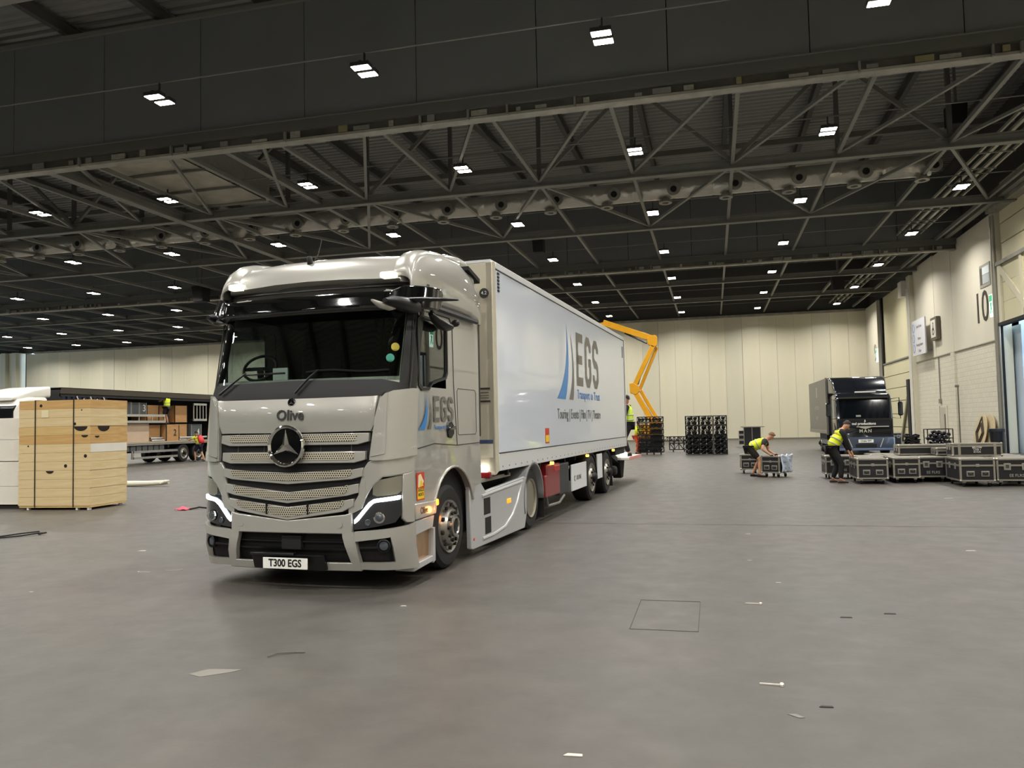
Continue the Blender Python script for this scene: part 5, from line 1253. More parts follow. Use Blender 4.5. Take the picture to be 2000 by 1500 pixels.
text('maker_letters', mt, 'MAN', .19, M_chrome, (.0, -.04, 1.08), (0, -1, .03), ext=.01, bold=.006, spacing=1.4)
MB().prism([(-.25, 1.24), (0, 1.17), (.25, 1.24), (0, 1.28)], 'y', -.05, -.02).build('front_emblem', M_chrome, mt, smooth=0)
MB().prism([(-.03, 1.48), (0, 1.62), (.03, 1.48)], 'y', -.03, -.01).build('front_emblem', wt, mt, smooth=0)
bp_('sun_blind', M_blackgloss, -1.0, 1.0, .1, .3, 2.50, 2.58); bp_('roof_sign', mat('roof_sign', '#cfcdc4', .4), -.3, .55, .35, .45, 2.76, 2.82)
MB().loft([rr(.55, -1.05, 1.0, 2.72, 2.78, .02), rr(.75, -1.1, 1.06, 2.72, 3.0, .06), rr(1.2, -1.15, 1.12, 2.74, 3.4, .08), rr(1.95, -1.2, 1.18, 2.76, 3.52, .08)]).build('roof_deflector', M_navy, mt, smooth=45)
bp_('chassis', M_matteblack, -.5, .5, 1.2, 8.5, .5, .95); bp_('step_box', mat('side_step_grey', '#6b6a66', .5), -1.2, -.9, 2.6, 4.6, .45, .75); bp_('wheel_liner', M_matteblack, -1.05, 1.05, .1, 2.1, .35, .72)
bp_('under_box', M_matteblack, -1.25, -.7, 2.4, 4.8, .70, .95)

# ================================================================== flight cases
M_cblk = mat('case_black_laminate', '#17171a', .45, bump=.1, scale=60); M_ctop = mat('case_top_ply', '#6d685c', .5, var=.12, scale=5); M_dish = mat('handle_dish', '#a2a099', .35, .7)
def caster(parent, x, y, r=.055):
    f = MB().box(x-.035, x+.035, y-.03, y+.03, r*1.6, r*2+.03).build('caster_fork', M_alu, parent, smooth=0)
    MB().cyl((x-.018, y+.03, r), (x+.018, y+.03, r), r, 14).build('caster_wheel', M_matteblack, f)
def flight_case(lb, x, y, rz, w_, d_, h_, style, z=0, casters=True, txt=None, m=None, top=None, group='black flight cases', name='flight_case'):
    """origin at front-left floor corner, front faces -y"""
    t = thing(name, lb, 'flight case', (x, y, z), rz, group)
    b = .13 if casters else 0.0; m = m or M_cblk; lid = h_-.16 if h_ > .4 else h_-.07
    MB().box(.006, w_-.006, .006, d_-.006, b, h_-.004).build('body', m, t, smooth=0)
    MB().box(.02, w_-.02, .02, d_-.02, h_-.006, h_).build('top_panel', top or M_ctop, t, smooth=0)
    e = .035
    ed = MB()
    for z_ in (b+e/2, h_-e/2): 
        for y_ in (0, d_): ed.box(0, w_, y_-.006 if y_ == 0 else y_-e, y_+e if y_ == 0 else y_+.006, z_-e/2, z_+e/2)
        for x_ in (0, w_): ed.box(x_-.006 if x_ == 0 else x_-e, x_+e if x_ == 0 else x_+.006, 0, d_, z_-e/2, z_+e/2)
    for x_ in (0, w_):
        for y_ in (0, d_): ed.box(x_-.006 if x_ == 0 else x_-e, x_+e if x_ == 0 else x_+.006, y_-.006 if y_ == 0 else y_-e, y_+e if y_ == 0 else y_+.006, b, h_)
    ed.build('edge_extrusion', M_alu, t, smooth=0)
    lv = MB(); lv.box(-.004, w_+.004, -.008, .01, lid-.02, lid+.02); lv.box(-.008, .01, -.004, d_+.004, lid-.02, lid+.02); lv.box(w_-.01, w_+.008, -.004, d_+.004, lid-.02, lid+.02); lv.build('lid_extrusion', M_alu, t, smooth=0)
    cb = MB().sphere((0, 0, 0), .032, 8, 6).mesh('corner_ball', M_alu)
    for x_ in (.012, w_-.012):
        for z_ in (b+.015, h_-.015): part('corner_ball', t, cb, Matrix.Translation((x_, .008, z_)))
    mid = b+(lid-b)*.48
    if style == 'handles':
        for x_ in (w_*.30, w_*.72):
            hd_ = MB().box(x_-.085, x_+.085, -.010, 0, mid-.065, mid+.065).build('handle_dish', M_dish, t, bevel=.008)
            MB().box(x_-.065, x_+.065, -.013, -.009, mid-.045, mid+.035).build('dish_recess', mat('dish_inner', '#55544f', .4, .6), hd_, smooth=0)
            MB().tube([(x_-.05, -.018, mid+.02), (x_, -.022, mid-.02), (x_+.05, -.018, mid+.02)], .010, 6).build('grip', M_matteblack, hd_)
        MB().box(w_*.46, w_*.56, -.012, 0, lid-.03, lid+.035).build('latch', M_dish, t, bevel=.004)
    elif style == 'latches':
        for x_ in (w_*.27, w_*.73):
            l_ = MB().box(x_-.075, x_+.075, -.010, 0, lid-.11, lid+.05).build('latch_dish', M_dish, t, bevel=.008)
            MB().box(x_-.035, x_+.035, -.02, -.008, lid-.06, lid+.02).build('butterfly', mat('dish_inner', '#55544f', .4, .6), l_, bevel=.004)
    if txt: text('stencil', t, txt, .095, mat('stencil_grey', '#8f8d86', .6), (w_*.5, -.009, mid-.05), (0, -1, 0), ext=.001, bold=.001)
    # a latch and handle on the left side too
    MB().box(-.010, 0, d_*.25, d_*.25+.13, lid-.10, lid+.05).build('latch_dish', M_dish, t, bevel=.006)
    MB().box(-.010, 0, d_*.65, d_*.65+.13, lid-.10, lid+.05).build('latch_dish', M_dish, t, bevel=.006)
    if casters:
        for x_ in (.1, w_-.1):
            for y_ in (.09, d_-.12): caster(t, x_, y_)
    return t
HC = .64
flight_case('flight case half hidden behind the standing worker', 2.98, 23.45, 0, .78, .8, HC, 'latches', txt='BE FLRS')
flight_case('black flight case nearest the standing worker, two handles facing out', 3.50, 21.62, 0, .72, 1.15, HC, 'handles')
flight_case('second two-handled flight case from the standing worker', 4.40, 21.92, 0, .62, 1.1, HC, 'handles')
flight_case('latched flight case in the middle of the front row', 5.06, 22.22, 0, .66, .85, HC, 'latches', txt='EE FLRS')
flight_case('flight case mostly hidden behind the foremost case', 5.76, 22.22, 0, .66, .85, HC, 'latches', txt='EE FLRS')
flight_case('foremost two-handled flight case near the right edge', 5.60, 20.72, 0, .74, 1.15, HC+.02, 'handles')
flight_case('latched flight case at the right edge of the picture', 6.42, 20.86, 0, .82, .9, HC+.01, 'latches', txt='EE FLRS')
for i, (x, y, w_, d_) in enumerate([(3.80, 23.1, .74, 1.1), (4.60, 23.12, .74, 1.1), (5.40, 23.15, .74, 1.1), (6.18, 23.15, .74, 1.1), (6.96, 22.0, .74, 1.1), (6.96, 23.2, .74, 1.1), (4.30, 24.3, .74, 1.0), (5.10, 24.3, .74, 1.0), (5.90, 24.32, .74, 1.0)]):
    flight_case('%s pale-topped flight case from the left %s' % (ORD[i] if i < 6 else ORD[i-6], 'in the row behind the front cases' if i < 6 else 'in the hindmost row'), x, y, 0, w_, d_, HC-.02, 'none')
flight_case('wide flat slotted case lying on the hindmost flight cases', 4.86, 23.45, 0, 1.25, .6, .27, 'none', z=HC+.004, casters=False, group='flat cases on top', name='flat_case')
flight_case('short flat slotted case beside the black lettered case', 5.62, 22.75, 0, .62, .55, .18, 'none', z=HC+.022, casters=False, group='flat cases on top', name='flat_case')
t8 = flight_case('low black lettered case lying on top of the front flight cases', 5.80, 22.02, 0, 1.12, .5, .32, 'none', z=HC+.022, casters=False, group='flat cases on top', name='flat_case')
for i, s_ in enumerate((.065, .055, .05)): text('case_lettering', t8, ['BELOW', 'CASE 1', 'EE FLRS'][i], s_, wt, (.56, -.009, .21-.055*i), (0, -1, 0), ext=.001)
for x_ in (.16, .96): MB().box(x_-.03, x_+.03, -.009, .01, 0, .32).build('edge_band', M_alu, t8, smooth=0)
# cases handled by the bending worker, case by the wall
flight_case('dark red topped flight case pushed by the bending worker', 1.33, 24.30, R(-30), .56, .66, .62, 'handles', top=mat('case_red_top', '#8d5a4c', .5))
sc = flight_case('flight case standing behind the bending worker legs', .80, 25.9, 0, .55, .6, .60, 'handles')
wb = thing('foil_bag', 'crumpled silver white bag hanging on the bending worker case', 'bag', (1.84, 24.04, 0), R(-30))
bm_ = MB(); bm_.grid(lambda u, v: (.06*math.sin(u*9+v*5)*.4+.02, .02+.66*u, .15+.5*v+.02*math.sin(u*14)), 14, 12); bm_.build('bag_skin', mat('silver_bag', '#c3cbd6', .3, .3, bump=.5, scale=9), wb, thick=.03)
for k in range(4): MB().box(.02, .065, .10+.32*(k % 2), .28+.32*(k % 2), .24+.2*(k//2), .33+.2*(k//2)).build('bag_pocket', mat('bag_pocket', '#8e9bb4', .4), wb, bevel=.01)
fcz = thing('upright_case', 'tall black upright case with silver edges standing by the far wall', 'flight case', (1.62, 50.6, 0), 0)
MB().box(.2, 1.2, 0, .7, .1, 1.22).build('body', M_cblk, fcz, smooth=0)
for x in (.2, .68, 1.18): MB().box(x-.02, x+.02, -.01, .02, .1, 1.22).build('edge_extrusion', M_alu, fcz, smooth=0)
MB().box(.05, 1.42, -.05, .75, 1.2, 1.26).build('lid', M_alu, fcz, smooth=0); MB().box(-.1, .2, 0, .6, .15, 1.0).build('side_shelf', M_alu, fcz, smooth=0)
for z in (.3, .62, .92): MB().box(-.08, .18, -.01, .3, z-.1, z+.08).build('shelf_bay', M_gap, fcz, smooth=0)
for x in (.3, 1.05): caster(fcz, x, .1)
for x in (.3, 1.05): caster(fcz, x, .5)
flight_case('small black flight case beside the dark lorry cab', 8.72, 43.9, 0, .55, .6, .85, 'latches', casters=True)

# ================================================================== things along the right wall
cg = thing('wire_cage', 'black wire cage filled with coiled cable by the block wall', 'cage', (10.4, 43.6, 0), 0)
fb = MB()
for (x, y) in ((0, 0), (1.15, 0), (0, .7), (1.15, .7)): fb.cyl((x, y, 0), (x, y, 1.02), .025, 6)
for z in (.06, .55, 1.0):
    for (a, b_) in (((0,0),(1.15,0)), ((1.15,0),(1.15,.7)), ((1.15,.7),(0,.7)), ((0,.7),(0,0))): fb.cyl((a[0], a[1], z), (b_[0], b_[1], z), .02, 6)
for k in range(9): fb.cyl((.06+k*.13, 0, .06), (.06+k*.13, 0, .55), .007, 4)
fb.build('cage_frame', M_trs, cg)
M_cab = mat('navy_cable', '#121523', .4)
for k in range(14):
    c0 = (.24+.68*((k*5) % 7)/6, .28+.06*(k % 3), .14+.055*k); MB().tube([(c0[0]+.17*math.cos(a_*2*PI/16), c0[1]+.2*math.sin(a_*2*PI/16), c0[2]+.03*math.sin(a_*2)) for a_ in range(16)], .07, 6, True).build('cable_coil', M_cab, cg)
for k in range(6): MB().sphere((.25+.15*k, .05, .35+.18*((k*2) % 3)), .05, 8, 6).build('cable_plug', M_node, cg)
cp = thing('cable_heap', 'tangled heap of black cable between the lorry and the wire cage', 'cable', (9.62, 44.3, 0), 0)
for k in range(10):
    rnd = random.Random(k); MB().tube([(.25+.3*math.cos(a_*2*PI/14)*rnd.uniform(.8, 1.1)+rnd.uniform(-.1, .1), .2+.3*math.sin(a_*2*PI/14), .06+.07*k+.06*math.sin(a_+k)) for a_ in range(14)], .04, 6, True).build('cable_loop', M_matteblack, cp)
# round table tops leaning on the wall
for i, (y, x, tilt, lb) in enumerate([(40.75, 11.80, 10, 'round table top leaning on the block wall, underside frame facing out'), (40.15, 11.98, 8, 'plain round table top behind the framed one')]):
    t = thing('round_table_top', lb, 'table top', (x, y, 0), 0, 'round table tops by the wall')
    M0 = Matrix.Rotation(R(tilt), 4, 'Y')
    d_ = MB().lathe([(-.012, .84), (.012, .84)], (0, 0, .86), (1, 0, 0), 40).build('disc', wood('table_ply', '#c8b795', '#b9a67f'), t); d_.matrix_local = M0
    if i == 0:
        fr2 = MB()
        for sc_ in (.68, .42):
            q = [(-.02, -sc_*.8, .86), (-.02, 0, .86-sc_*1.08), (-.02, sc_*.8, .86), (-.02, 0, .86+sc_*1.08)]
            for a_ in range(4): fr2.bar(q[a_], q[(a_+1) % 4], .05, .07, (1, 0, 0))
        o = fr2.build('underframe', mat('frame_brown', '#3d3023', .5), t, smooth=0); o.matrix_local = M0
bn = thing('waste_bin', 'black round waste bin with bag beside the dock door', 'bin', (11.75, 37.95, 0), 0); bn.scale = (.74, .74, 1.1)
MB().lathe([(0, .30), (.02, .31), (.86, .38), (.9, .40), (.93, .40), (.93, .36), (.8, .34)], (0, 0, 0), (0, 0, 1), 24).build('tub', mat('bin_black', '#1b1c20', .3, coat=.3), bn)
MB().lathe([(.84, .41), (.87, .425), (.97, .42), (.98, .36)], (0, 0, 0), (0, 0, 1), 24).build('bag_rim', mat('bin_bag', '#2a2b30', .25, bump=.4, scale=14), bn)
pole = thing('standing_pole', 'thin grey post with a sensor head beside the block wall', 'post', (12.15, 44.6, 0), 0)
MB().cyl((0, 0, 0), (0, 0, 3.15), .032, 10).build('post', mat('post_grey', '#77746c', .4, .4), pole); MB().box(-.14, .05, -.05, .05, 3.1, 3.22).build('sensor_head', MATS['post_grey'], pole, bevel=.02)
# personnel door recess, conduit, boxes
dp = MB().box(XR-.03, XR+.05, 47.3, 48.6, 0, 2.12).build('door_1', mat('door_grey', '#b2ac9c', .5), kind='structure', smooth=0)
MB().box(XR-.06, XR+.02, 48.6, 48.75, 0, 2.2).build('door_frame', M_clad, dp, smooth=0); MB().box(XR-.06, XR+.02, 47.15, 47.3, 0, 2.2).build('door_frame', M_clad, dp, smooth=0)
MB().box(XR-.05, XR-.02, 47.55, 47.7, .7, 1.75).build('vision_panel', mat('vision_dark', '#4a463c', .3), dp, smooth=0)
cdt = thing('wall_conduit', 'grey conduit with switch box above the small door', 'conduit', (XR-.04, 48.3, 2.6), 0)
MB().cyl((0, 0, 0), (0, 0, 2.3), .03, 8).build('pipe', mat('conduit_grey', '#8b877b', .5), cdt); MB().box(-.08, .03, -.12, .12, -.25, 0).build('switch_box', MATS['conduit_grey'], cdt, bevel=.01)
# wall lettering and signs
dark = mat('wall_number_brown', '#3a332c', .5)
n10 = thing('wall_number', 'tall dark door number 10 on the right wall', 'number', (XR-.035, 40.75, 6.58), 0)
o = text('digits', n10, '10', 2.05, dark, (-.006, 0, 0), (-1, 0, 0), ext=.01, sx=.98)
n9 = thing('wall_number', 'grey door number 9 on the far right wall', 'number', (XR-.055, 65.4, 6.5), 0)
text('digit', n9, '9', 1.9, mat('number_grey', '#8a867a', .5), (-.006, 0, 0), (-1, 0, 0), ext=.01)
M_exit = mat('exit_green', '#3aa06a', .4, emit='#5fd79a', estr=.5); M_exw = mat('exit_white', '#eefff4', .4, emit='#e6fff0', estr=1.6)
for (y, z, lb) in ((39.02, 6.5, 'lit green exit sign beside the number 10'), (54.2, 6.2, 'lit green exit sign left of the access sign'), (64.4, 6.3, 'lit green exit sign at the far end of the right wall')):
    t = thing('exit_sign', lb, 'exit sign', (XR-.14, y, z), 0, 'exit signs on the right wall')
    MB().box(-.04, .04, -.22, .22, -.5, .5).build('light_box', M_exw, t, bevel=.02)
    MB().box(-.05, -.03, -.18, .18, .18, .46).build('green_panel', M_exit, t, smooth=0)
    MB().prism([(-.15, -.35), (-.05, .0), (-.12, .1), (.02, .16), (.12, .05), (.05, -.05), (.16, -.35), (.08, -.35), (0, -.1), (-.08, -.35)], 'x', -.05, -.03).build('running_figure', M_exit, t, smooth=0)
    MB().box(.03, .12, -.03, .03, -.03, .03).build('bracket', M_steel, t, smooth=0)
sg = thing('wall_sign', 'large pale hanging information sign with blue edge on the right wall', 'sign', (XR-.40, 50.7, 6.3), 0)
MB().box(-.04, .04, -1.45, 1.45, -1.05, 1.05).build('sign_board', mat('sign_pale', '#cfcfd3', .4), sg, smooth=0, bevel=.01)
for k in range(3): MB().lathe([(0, .20), (.0, .27), (.01, .27), (.01, .20)], (-.045, 1.1, .6-.6*k), (-1, 0, 0), 20, closed=True).build('blue_ring', mat('sign_blue', '#8aa6c8', .4), sg)
for i, (tx, s_) in enumerate([('South Event', .24), ('Visitors', .24), ('Meeting Rooms', .24), ('Toilet', .24)]): text('sign_text', sg, tx, s_, mat('sign_text', '#7d6c72', .5), (-.05, -.2, .62-(.0 if i == 0 else .35)-.36*i), (-1, 0, 0), ext=.001)
MB().box(.04, .38, -1.2, -1.1, -.9, -.8).build('bracket', M_steel, sg, smooth=0); MB().box(.04, .38, 1.1, 1.2, .8, .9).build('bracket', M_steel, sg, smooth=0)
ws_ = thing('wall_sign', 'square brown-framed wheelchair access sign on the right wall', 'sign', (XR-.20, 48.2, 6.5), 0)
MB().box(-.05, .16, -.62, .62, -.64, .64).build('frame', mat('sign_brown', '#5f5949', .5), ws_, bevel=.02); MB().box(-.07, -.04, -.46, .46, -.48, .48).build('face', mat('sign_face', '#d5d2c4', .5), ws_, smooth=0)
MB().lathe([(0, .15), (0, .21), (.01, .21), (.01, .15)], (-.075, -.02, -.15), (-1, 0, 0), 20, closed=True).build('symbol_wheel', dark, ws_); MB().box(-.085, -.07, -.06, .0, -.1, .22).build('symbol_body', dark, ws_, smooth=0); MB().cyl((-.07, -.03, .3), (-.085, -.03, .3), .06, 12).build('symbol_head', dark, ws_)
wn = MB().box(XR-.06, XR-.02, 39.35, 40.75, 7.5, 8.55).build('window_2', mat('window_frame_grey', '#9a968a', .5), kind='structure', smooth=0)
MB().box(XR-.07, XR-.05, 39.45, 40.35, 7.65, 8.05).build('lower_pane', mat('pane_pale', '#bfc4c4', .2), wn, smooth=0); MB().box(XR-.07, XR-.05, 39.45, 40.35, 8.07, 8.42).build('upper_pane', mat('pane_bright', '#e8f0f2', .2), wn, smooth=0); MB().box(XR-.07, XR-.055, 40.37, 40.66, 7.65, 8.42).build('dark_pane', mat('pane_dark', '#5f5a4c', .3), wn, smooth=0)

# ================================================================== bits on the floor
def floor_bit(name, lb, cat, pts, m, th=.004, group=None):
    o = MB().prism(pts, 'z', .001, .001+th).build(name, m, smooth=0); tag(o, lb, cat, group); return o
fb_w = mat('paper_white', '#bdb7aa', .7)
nails = [((.32, 7.69), 0, 'white golf-tee shaped plastic clip near the floor hatch'), ((.32, 5.39), -.05, 'white golf-tee shaped plastic clip nearest the camera')]
for (x, y), a, lb in nails:
    t = thing('plastic_clip', lb, 'clip', (x, y, .001), a, 'white plastic clips on the floor')
    MB().box(-.085, .05, -.006, .006, 0, .008).build('stem', fb_w, t, smooth=0); MB().prism([(.04, -.02), (.055, -.028), (.065, 0), (.055, .03), (.04, .022)], 'z', 0, .012).build('head', fb_w, t, smooth=0)
floor_bit('paint_patch', 'pale peeled paint patch on the floor below the headlight reflection', 'paint mark', [(-3.62, 4.90), (-3.50, 4.86), (-3.36, 4.98), (-3.30, 5.06), (-3.42, 5.05), (-3.55, 5.03)], mat('patch_pale', '#716d66', .7), .001)
floor_bit('paint_patch', 'small pale chip on the floor below the nearer plastic clip', 'paint mark', [(.36, 4.88), (.42, 4.83), (.45, 4.84), (.41, 4.89)], MATS['patch_pale'], .002)
for i, (x, y, dx, dy) in enumerate([(-6.85, 8.31, .16, .02), (-6.56, 8.44, .14, .05)]):
    t = thing('tape_scrap', ('left' if i == 0 else 'right')+' L-shaped tape scrap left of the truck', 'tape', (x, y, .001), 0, 'tape scraps left of the truck')
    MB().bar((0, 0, .002), (dx, dy, .002), .012, .003).build('long_strip', fb_w, t, smooth=0); MB().bar((0 if i == 0 else dx, 0 if i == 0 else dy, .002), (.0-.02 if i == 0 else dx+.02, .05 if i == 0 else dy+.06, .002), .012, .003).build('short_strip', fb_w, t, smooth=0)
for i, (x, y, s_, lb, dk_) in enumerate([(1.04, 7.29, .05, 'dark flat scrap right of the hatch', 1), (1.42, 7.48, .05, 'small dark scrap furthest right of the hatch', 1), (.59, 5.04, .04, 'dark round spot on the floor near the lower right', 1), (.37, 10.02, .03, 'tiny white fleck beyond the hatch', 0), (.45, 12.31, .035, 'tiny white fleck just before the floor joint', 0), (3.06, 11.05, .06, 'thin white scrap at the right side of the floor', 0), (-.75, 4.08, .05, 'thin white scrap at the bottom of the floor', 0), (-2.9, 7.1, .03, 'tiny white fleck under the truck front', 0), (-7.2, 7.1, .025, 'tiny white fleck at the left of the floor', 0), (4.6, 17.9, .09, 'white paper strip before the flight cases', 0), (-8.0, 9.8, .06, 'pale scrap left of the truck wheel line', 0), (.6, 8.7, .03, 'tiny white fleck between hatch and joint', 0)]):
    floor_bit('floor_scrap', lb, 'scrap', [(x-s_, y-s_*.3), (x+s_, y-s_*.15), (x+s_*.9, y+s_*.4), (x-s_*.6, y+s_*.35)], mat('scrap_dark', '#24221f', .7) if dk_ else fb_w, .004)
tw = MB().tube([(-3.28, 5.36, .008), (-3.25, 5.44, .012), (-3.14, 5.50, .008), (-3.06, 5.52, .006)], .005, 5).build('twig', mat('twig_grey', '#5b574f', .7)); tag(tw, 'thin bent wire lying before the truck', 'wire')
rc = MB(); rc.grid(lambda u, v: (-11.32+.26*u, 14.85+.24*v, .012+.05*math.sin(PI*u)*math.sin(PI*v)+.012*math.sin(u*9+v*7)), 10, 8)
o = rc.build('red_cloth', mat('red_cloth', '#d3475a', .7), thick=.01); tag(o, 'crumpled red cloth on the floor beside the truck', 'cloth')
o = MB().tube([(-11.03, 14.98, .02), (-10.98, 15.2, .03), (-10.9, 15.1, .05), (-10.75, 15.2, .02), (-10.4, 15.3, .015)], .018, 6).build('loose_cable', M_matteblack); tag(o, 'short black cable end beside the red cloth', 'cable')
cb_ = thing('floor_cable', 'looped black cable lying at the left edge of the floor', 'cable', (-11.3, 10.6, 0), 0)
MB().tube([(-1.4, -.28, .02), (-.7, -.22, .02), (-.15, -.06, .02), (.05, .3, .02), (.14, .52, .03), (.24, .60, .03), (.2, .48, .02)], .012, 8).build('cable_strand', M_matteblack, cb_)
MB().tube([(-1.4, -.20, .025), (-.6, -.16, .02), (-.2, -.0, .03), (0, .32, .05), (.1, .6, .05), (.22, .5, .02)], .012, 8).build('cable_strand', M_matteblack, cb_)
rl = thing('wrapped_roll', 'long cream wrapped roll lying behind the wooden trays', 'roll', (-18.3, 21.3, .09), R(1))
MB().tube([(0, 0, 0), (.5, .03, .0), (1.1, .0, .01), (1.55, .06, .03), (1.75, .10, .04)], [.085, .09, .08, .075, .06], 10).build('wrap', mat('cream_wrap', '#cfc7b3', .5, bump=.4, scale=12), rl)
MB().tube([(1.55, -.02, .0), (1.72, .0, .07), (1.80, .08, .09)], [.03, .05, .02], 8).build('loose_end', MATS['cream_wrap'], rl)
for k in range(3): MB().tube([(-18.8+.6*k, 22.9, .02), (-18.0+.6*k, 22.98, .03), (-17.4+.6*k, 23.0, .02)], .02, 6).build('floor_pole', M_steel, rl) if False else None
# ================================================================== people
SKIN = mat('skin', '#b98767', .55)
def skin_mesh(name, nodes, edges, root, m, sub=1):
    """nodes: {key: ((x,y,z), r)}"""
    keys = list(nodes); idx = {k: i for i, k in enumerate(keys)}
    me = bpy.data.meshes.new(name); me.from_pydata([nodes[k][0] for k in keys], [(idx[a], idx[b]) for a, b in edges], [])
    o = bpy.data.objects.new('tmp_skin', me); col.objects.link(o)
    md = o.modifiers.new('skin', 'SKIN'); md.use_smooth_shade = True
    sv = me.skin_vertices
    if not sv:
        bm = bmesh.new(); bm.from_mesh(me); bm.verts.layers.skin.verify(); bm.to_mesh(me); bm.free(); sv = me.skin_vertices
    for k in keys:
        r = nodes[k][1]; sv[0].data[idx[k]].radius = r if isinstance(r, tuple) else (r, r); sv[0].data[idx[k]].use_root = (k == root)
    s2 = o.modifiers.new('sub', 'SUBSURF'); s2.levels = sub; s2.render_levels = sub
    dg = bpy.context.evaluated_depsgraph_get(); dg.update()
    out = bpy.data.meshes.new_from_object(o.evaluated_get(dg)); out.name = name
    bpy.data.objects.remove(o); bpy.data.meshes.remove(me)
    out.materials.clear(); out.materials.append(m); out.shade_smooth()
    return out
def ik(a, b, l1, l2, hint):
    a, b = Vector(a), Vector(b); d = b-a; L = min(d.length, (l1+l2)*.998); d.normalize(); b2 = a+d*L
    x = (l1*l1-l2*l2+L*L)/(2*L); h = math.sqrt(max(0, l1*l1-x*x)); hv = Vector(hint); hv = hv-d*hv.dot(d); hv.normalize()
    return a+d*x+hv*h, b2
def person(label, loc, rz, lean, feet, hands, clothes, hip=(0, 0, .93), head_pitch=0, hair='#2a1d14', shorts=False, sleeves='short', vest=None, gloves=False, shoes='#151515', cap=False):
    """+x is forward. feet/hands: [left, right] in local metres; lean in degrees forward"""
    t = thing('person', label, 'person', loc, rz)
    hp = Vector(hip); up = Vector((math.sin(R(lean)), 0, math.cos(R(lean)))); fw = Vector((math.cos(R(lean)), 0, -math.sin(R(lean))))
    waist = hp+up*.14; chest = hp+up*.36; nb = hp+up*.50; hd_up = Vector((math.sin(R(lean*.45+head_pitch)), 0, math.cos(R(lean*.45+head_pitch)))); hfw = Vector((hd_up.z, 0, -hd_up.x))
    neck = nb+hd_up*.06; jaw = neck+hd_up*.06+hfw*.02; cran = jaw+hd_up*.10; crown = cran+hd_up*.055
    N = {'pelvis': (hp, (.14, .11)), 'waist': (waist, (.135, .11)), 'chest': (chest, (.16, .12)), 'nb': (nb, (.09, .08)), 'neck': (neck, .052), 'jaw': (jaw, .075), 'cran': (cran, .092), 'crown': (crown, .065)}
    E_ = [('pelvis', 'waist'), ('waist', 'chest'), ('chest', 'nb'), ('nb', 'neck'), ('neck', 'jaw'), ('jaw', 'cran'), ('cran', 'crown')]
    J = {}
    for sd, s in (('l', 1), ('r', -1)):
        i = 0 if s > 0 else 1
        sh = hp+up*.47+Vector((0, s*.19, 0)); el, wr = ik(sh, hands[i], .30, .26, (-.4, s*.6, -.4)); hv = (Vector(hands[i])-sh).normalized()
        J['sh'+sd], J['el'+sd], J['wr'+sd] = sh, el, wr
        hd = (wr-el).normalized(); palm = wr+hd*.075
        N.update({'sh'+sd: (sh, .068), 'el'+sd: (el, .043), 'wr'+sd: (wr, .029), 'palm'+sd: (palm, (.036, .02))})
        E_ += [('nb', 'sh'+sd), ('sh'+sd, 'el'+sd), ('el'+sd, 'wr'+sd), ('wr'+sd, 'palm'+sd)]
        side = hd.cross(Vector((0, 0, 1))); side = side.normalized() if side.length > .01 else Vector((0, 1, 0)); dn = side.cross(hd)
        for q in range(4):
            o_ = (q-1.5)*.021; ln = (.062, .075, .07, .055)[q]
            f0 = palm+hd*.035+side*o_; f1 = f0+hd*ln*.6+dn*-.008; f2 = f1+hd*ln*.35+dn*-.02
            N.update({'f%s%da' % (sd, q): (f0, .010), 'f%s%db' % (sd, q): (f1, .0085), 'f%s%dc' % (sd, q): (f2, .007)})
            E_ += [('palm'+sd, 'f%s%da' % (sd, q)), ('f%s%da' % (sd, q), 'f%s%db' % (sd, q)), ('f%s%db' % (sd, q), 'f%s%dc' % (sd, q))]
        tb = wr+hd*.04+side*-.03; N.update({'t%sa' % sd: (tb, .012), 't%sb' % sd: (tb+hd*.045+side*-.022, .009)}); E_ += [('wr'+sd, 't%sa' % sd), ('t%sa' % sd, 't%sb' % sd)]
        hj = hp+Vector((0, s*.09, -.04)); kn, an = ik(hj, Vector(feet[i])+Vector((0, 0, .085)), .43, .42, (1, s*.15, 0))
        J['hip'+sd], J['kn'+sd], J['an'+sd] = hj, kn, an
        N.update({'hip'+sd: (hj, .092), 'kn'+sd: (kn, .056), 'calf'+sd: (kn*.65+an*.35+Vector((-.015, 0, 0)), .056), 'an'+sd: (an, .038), 'toe'+sd: (an+Vector((.13, 0, -.05)), .032)})
        E_ += [('pelvis', 'hip'+sd), ('hip'+sd, 'kn'+sd), ('kn'+sd, 'calf'+sd), ('calf'+sd, 'an'+sd), ('an'+sd, 'toe'+sd)]
    body = link('body', skin_mesh('body', N, E_, 'pelvis', SKIN), t)
    # face
    for s in (1, -1):
        MB().sphere(jaw+hd_up*.065+hfw*.088+Vector((0, s*.033, 0)), .011, 8, 6).build('eye', mat('eye_dark', '#1c1612', .3), t)
        MB().sphere(jaw+hd_up*.05+Vector((0, s*.088, 0))-hfw*.01, .026, 8, 6, (.6, .4, 1)).build('ear', SKIN, t)
    MB().lathe([(0, .02), (.03, .014), (.042, .005)], jaw+hd_up*.03+hfw*.078, hfw, 8).build('nose', SKIN, t)
    MB().sphere(jaw-hd_up*.01+hfw*.078, .022, 8, 6, (.4, 1, .35)).build('mouth', mat('lips', '#8d5547', .5), t)
    hm_ = mat('hair_'+hair, hair, .7)
    HB = MB(); hc = cran+hd_up*.012-hfw*.012
    rings = []
    for j in range(7):
        ph = R(-2+92*j/6); rings.append([hc+hfw*(.096*math.cos(ph)*math.cos(a)-(.02 if math.cos(a) > .3 and j == 0 else 0))+Vector((0, 1, 0))*(.088*math.cos(ph)*math.sin(a))+hd_up*(.094*math.sin(ph)+(.035*max(0, math.cos(a)) if j < 3 else 0)-(.05*max(0, -math.cos(a)) if j < 2 else 0)) for a in [2*PI*k/14 for k in range(14)]])
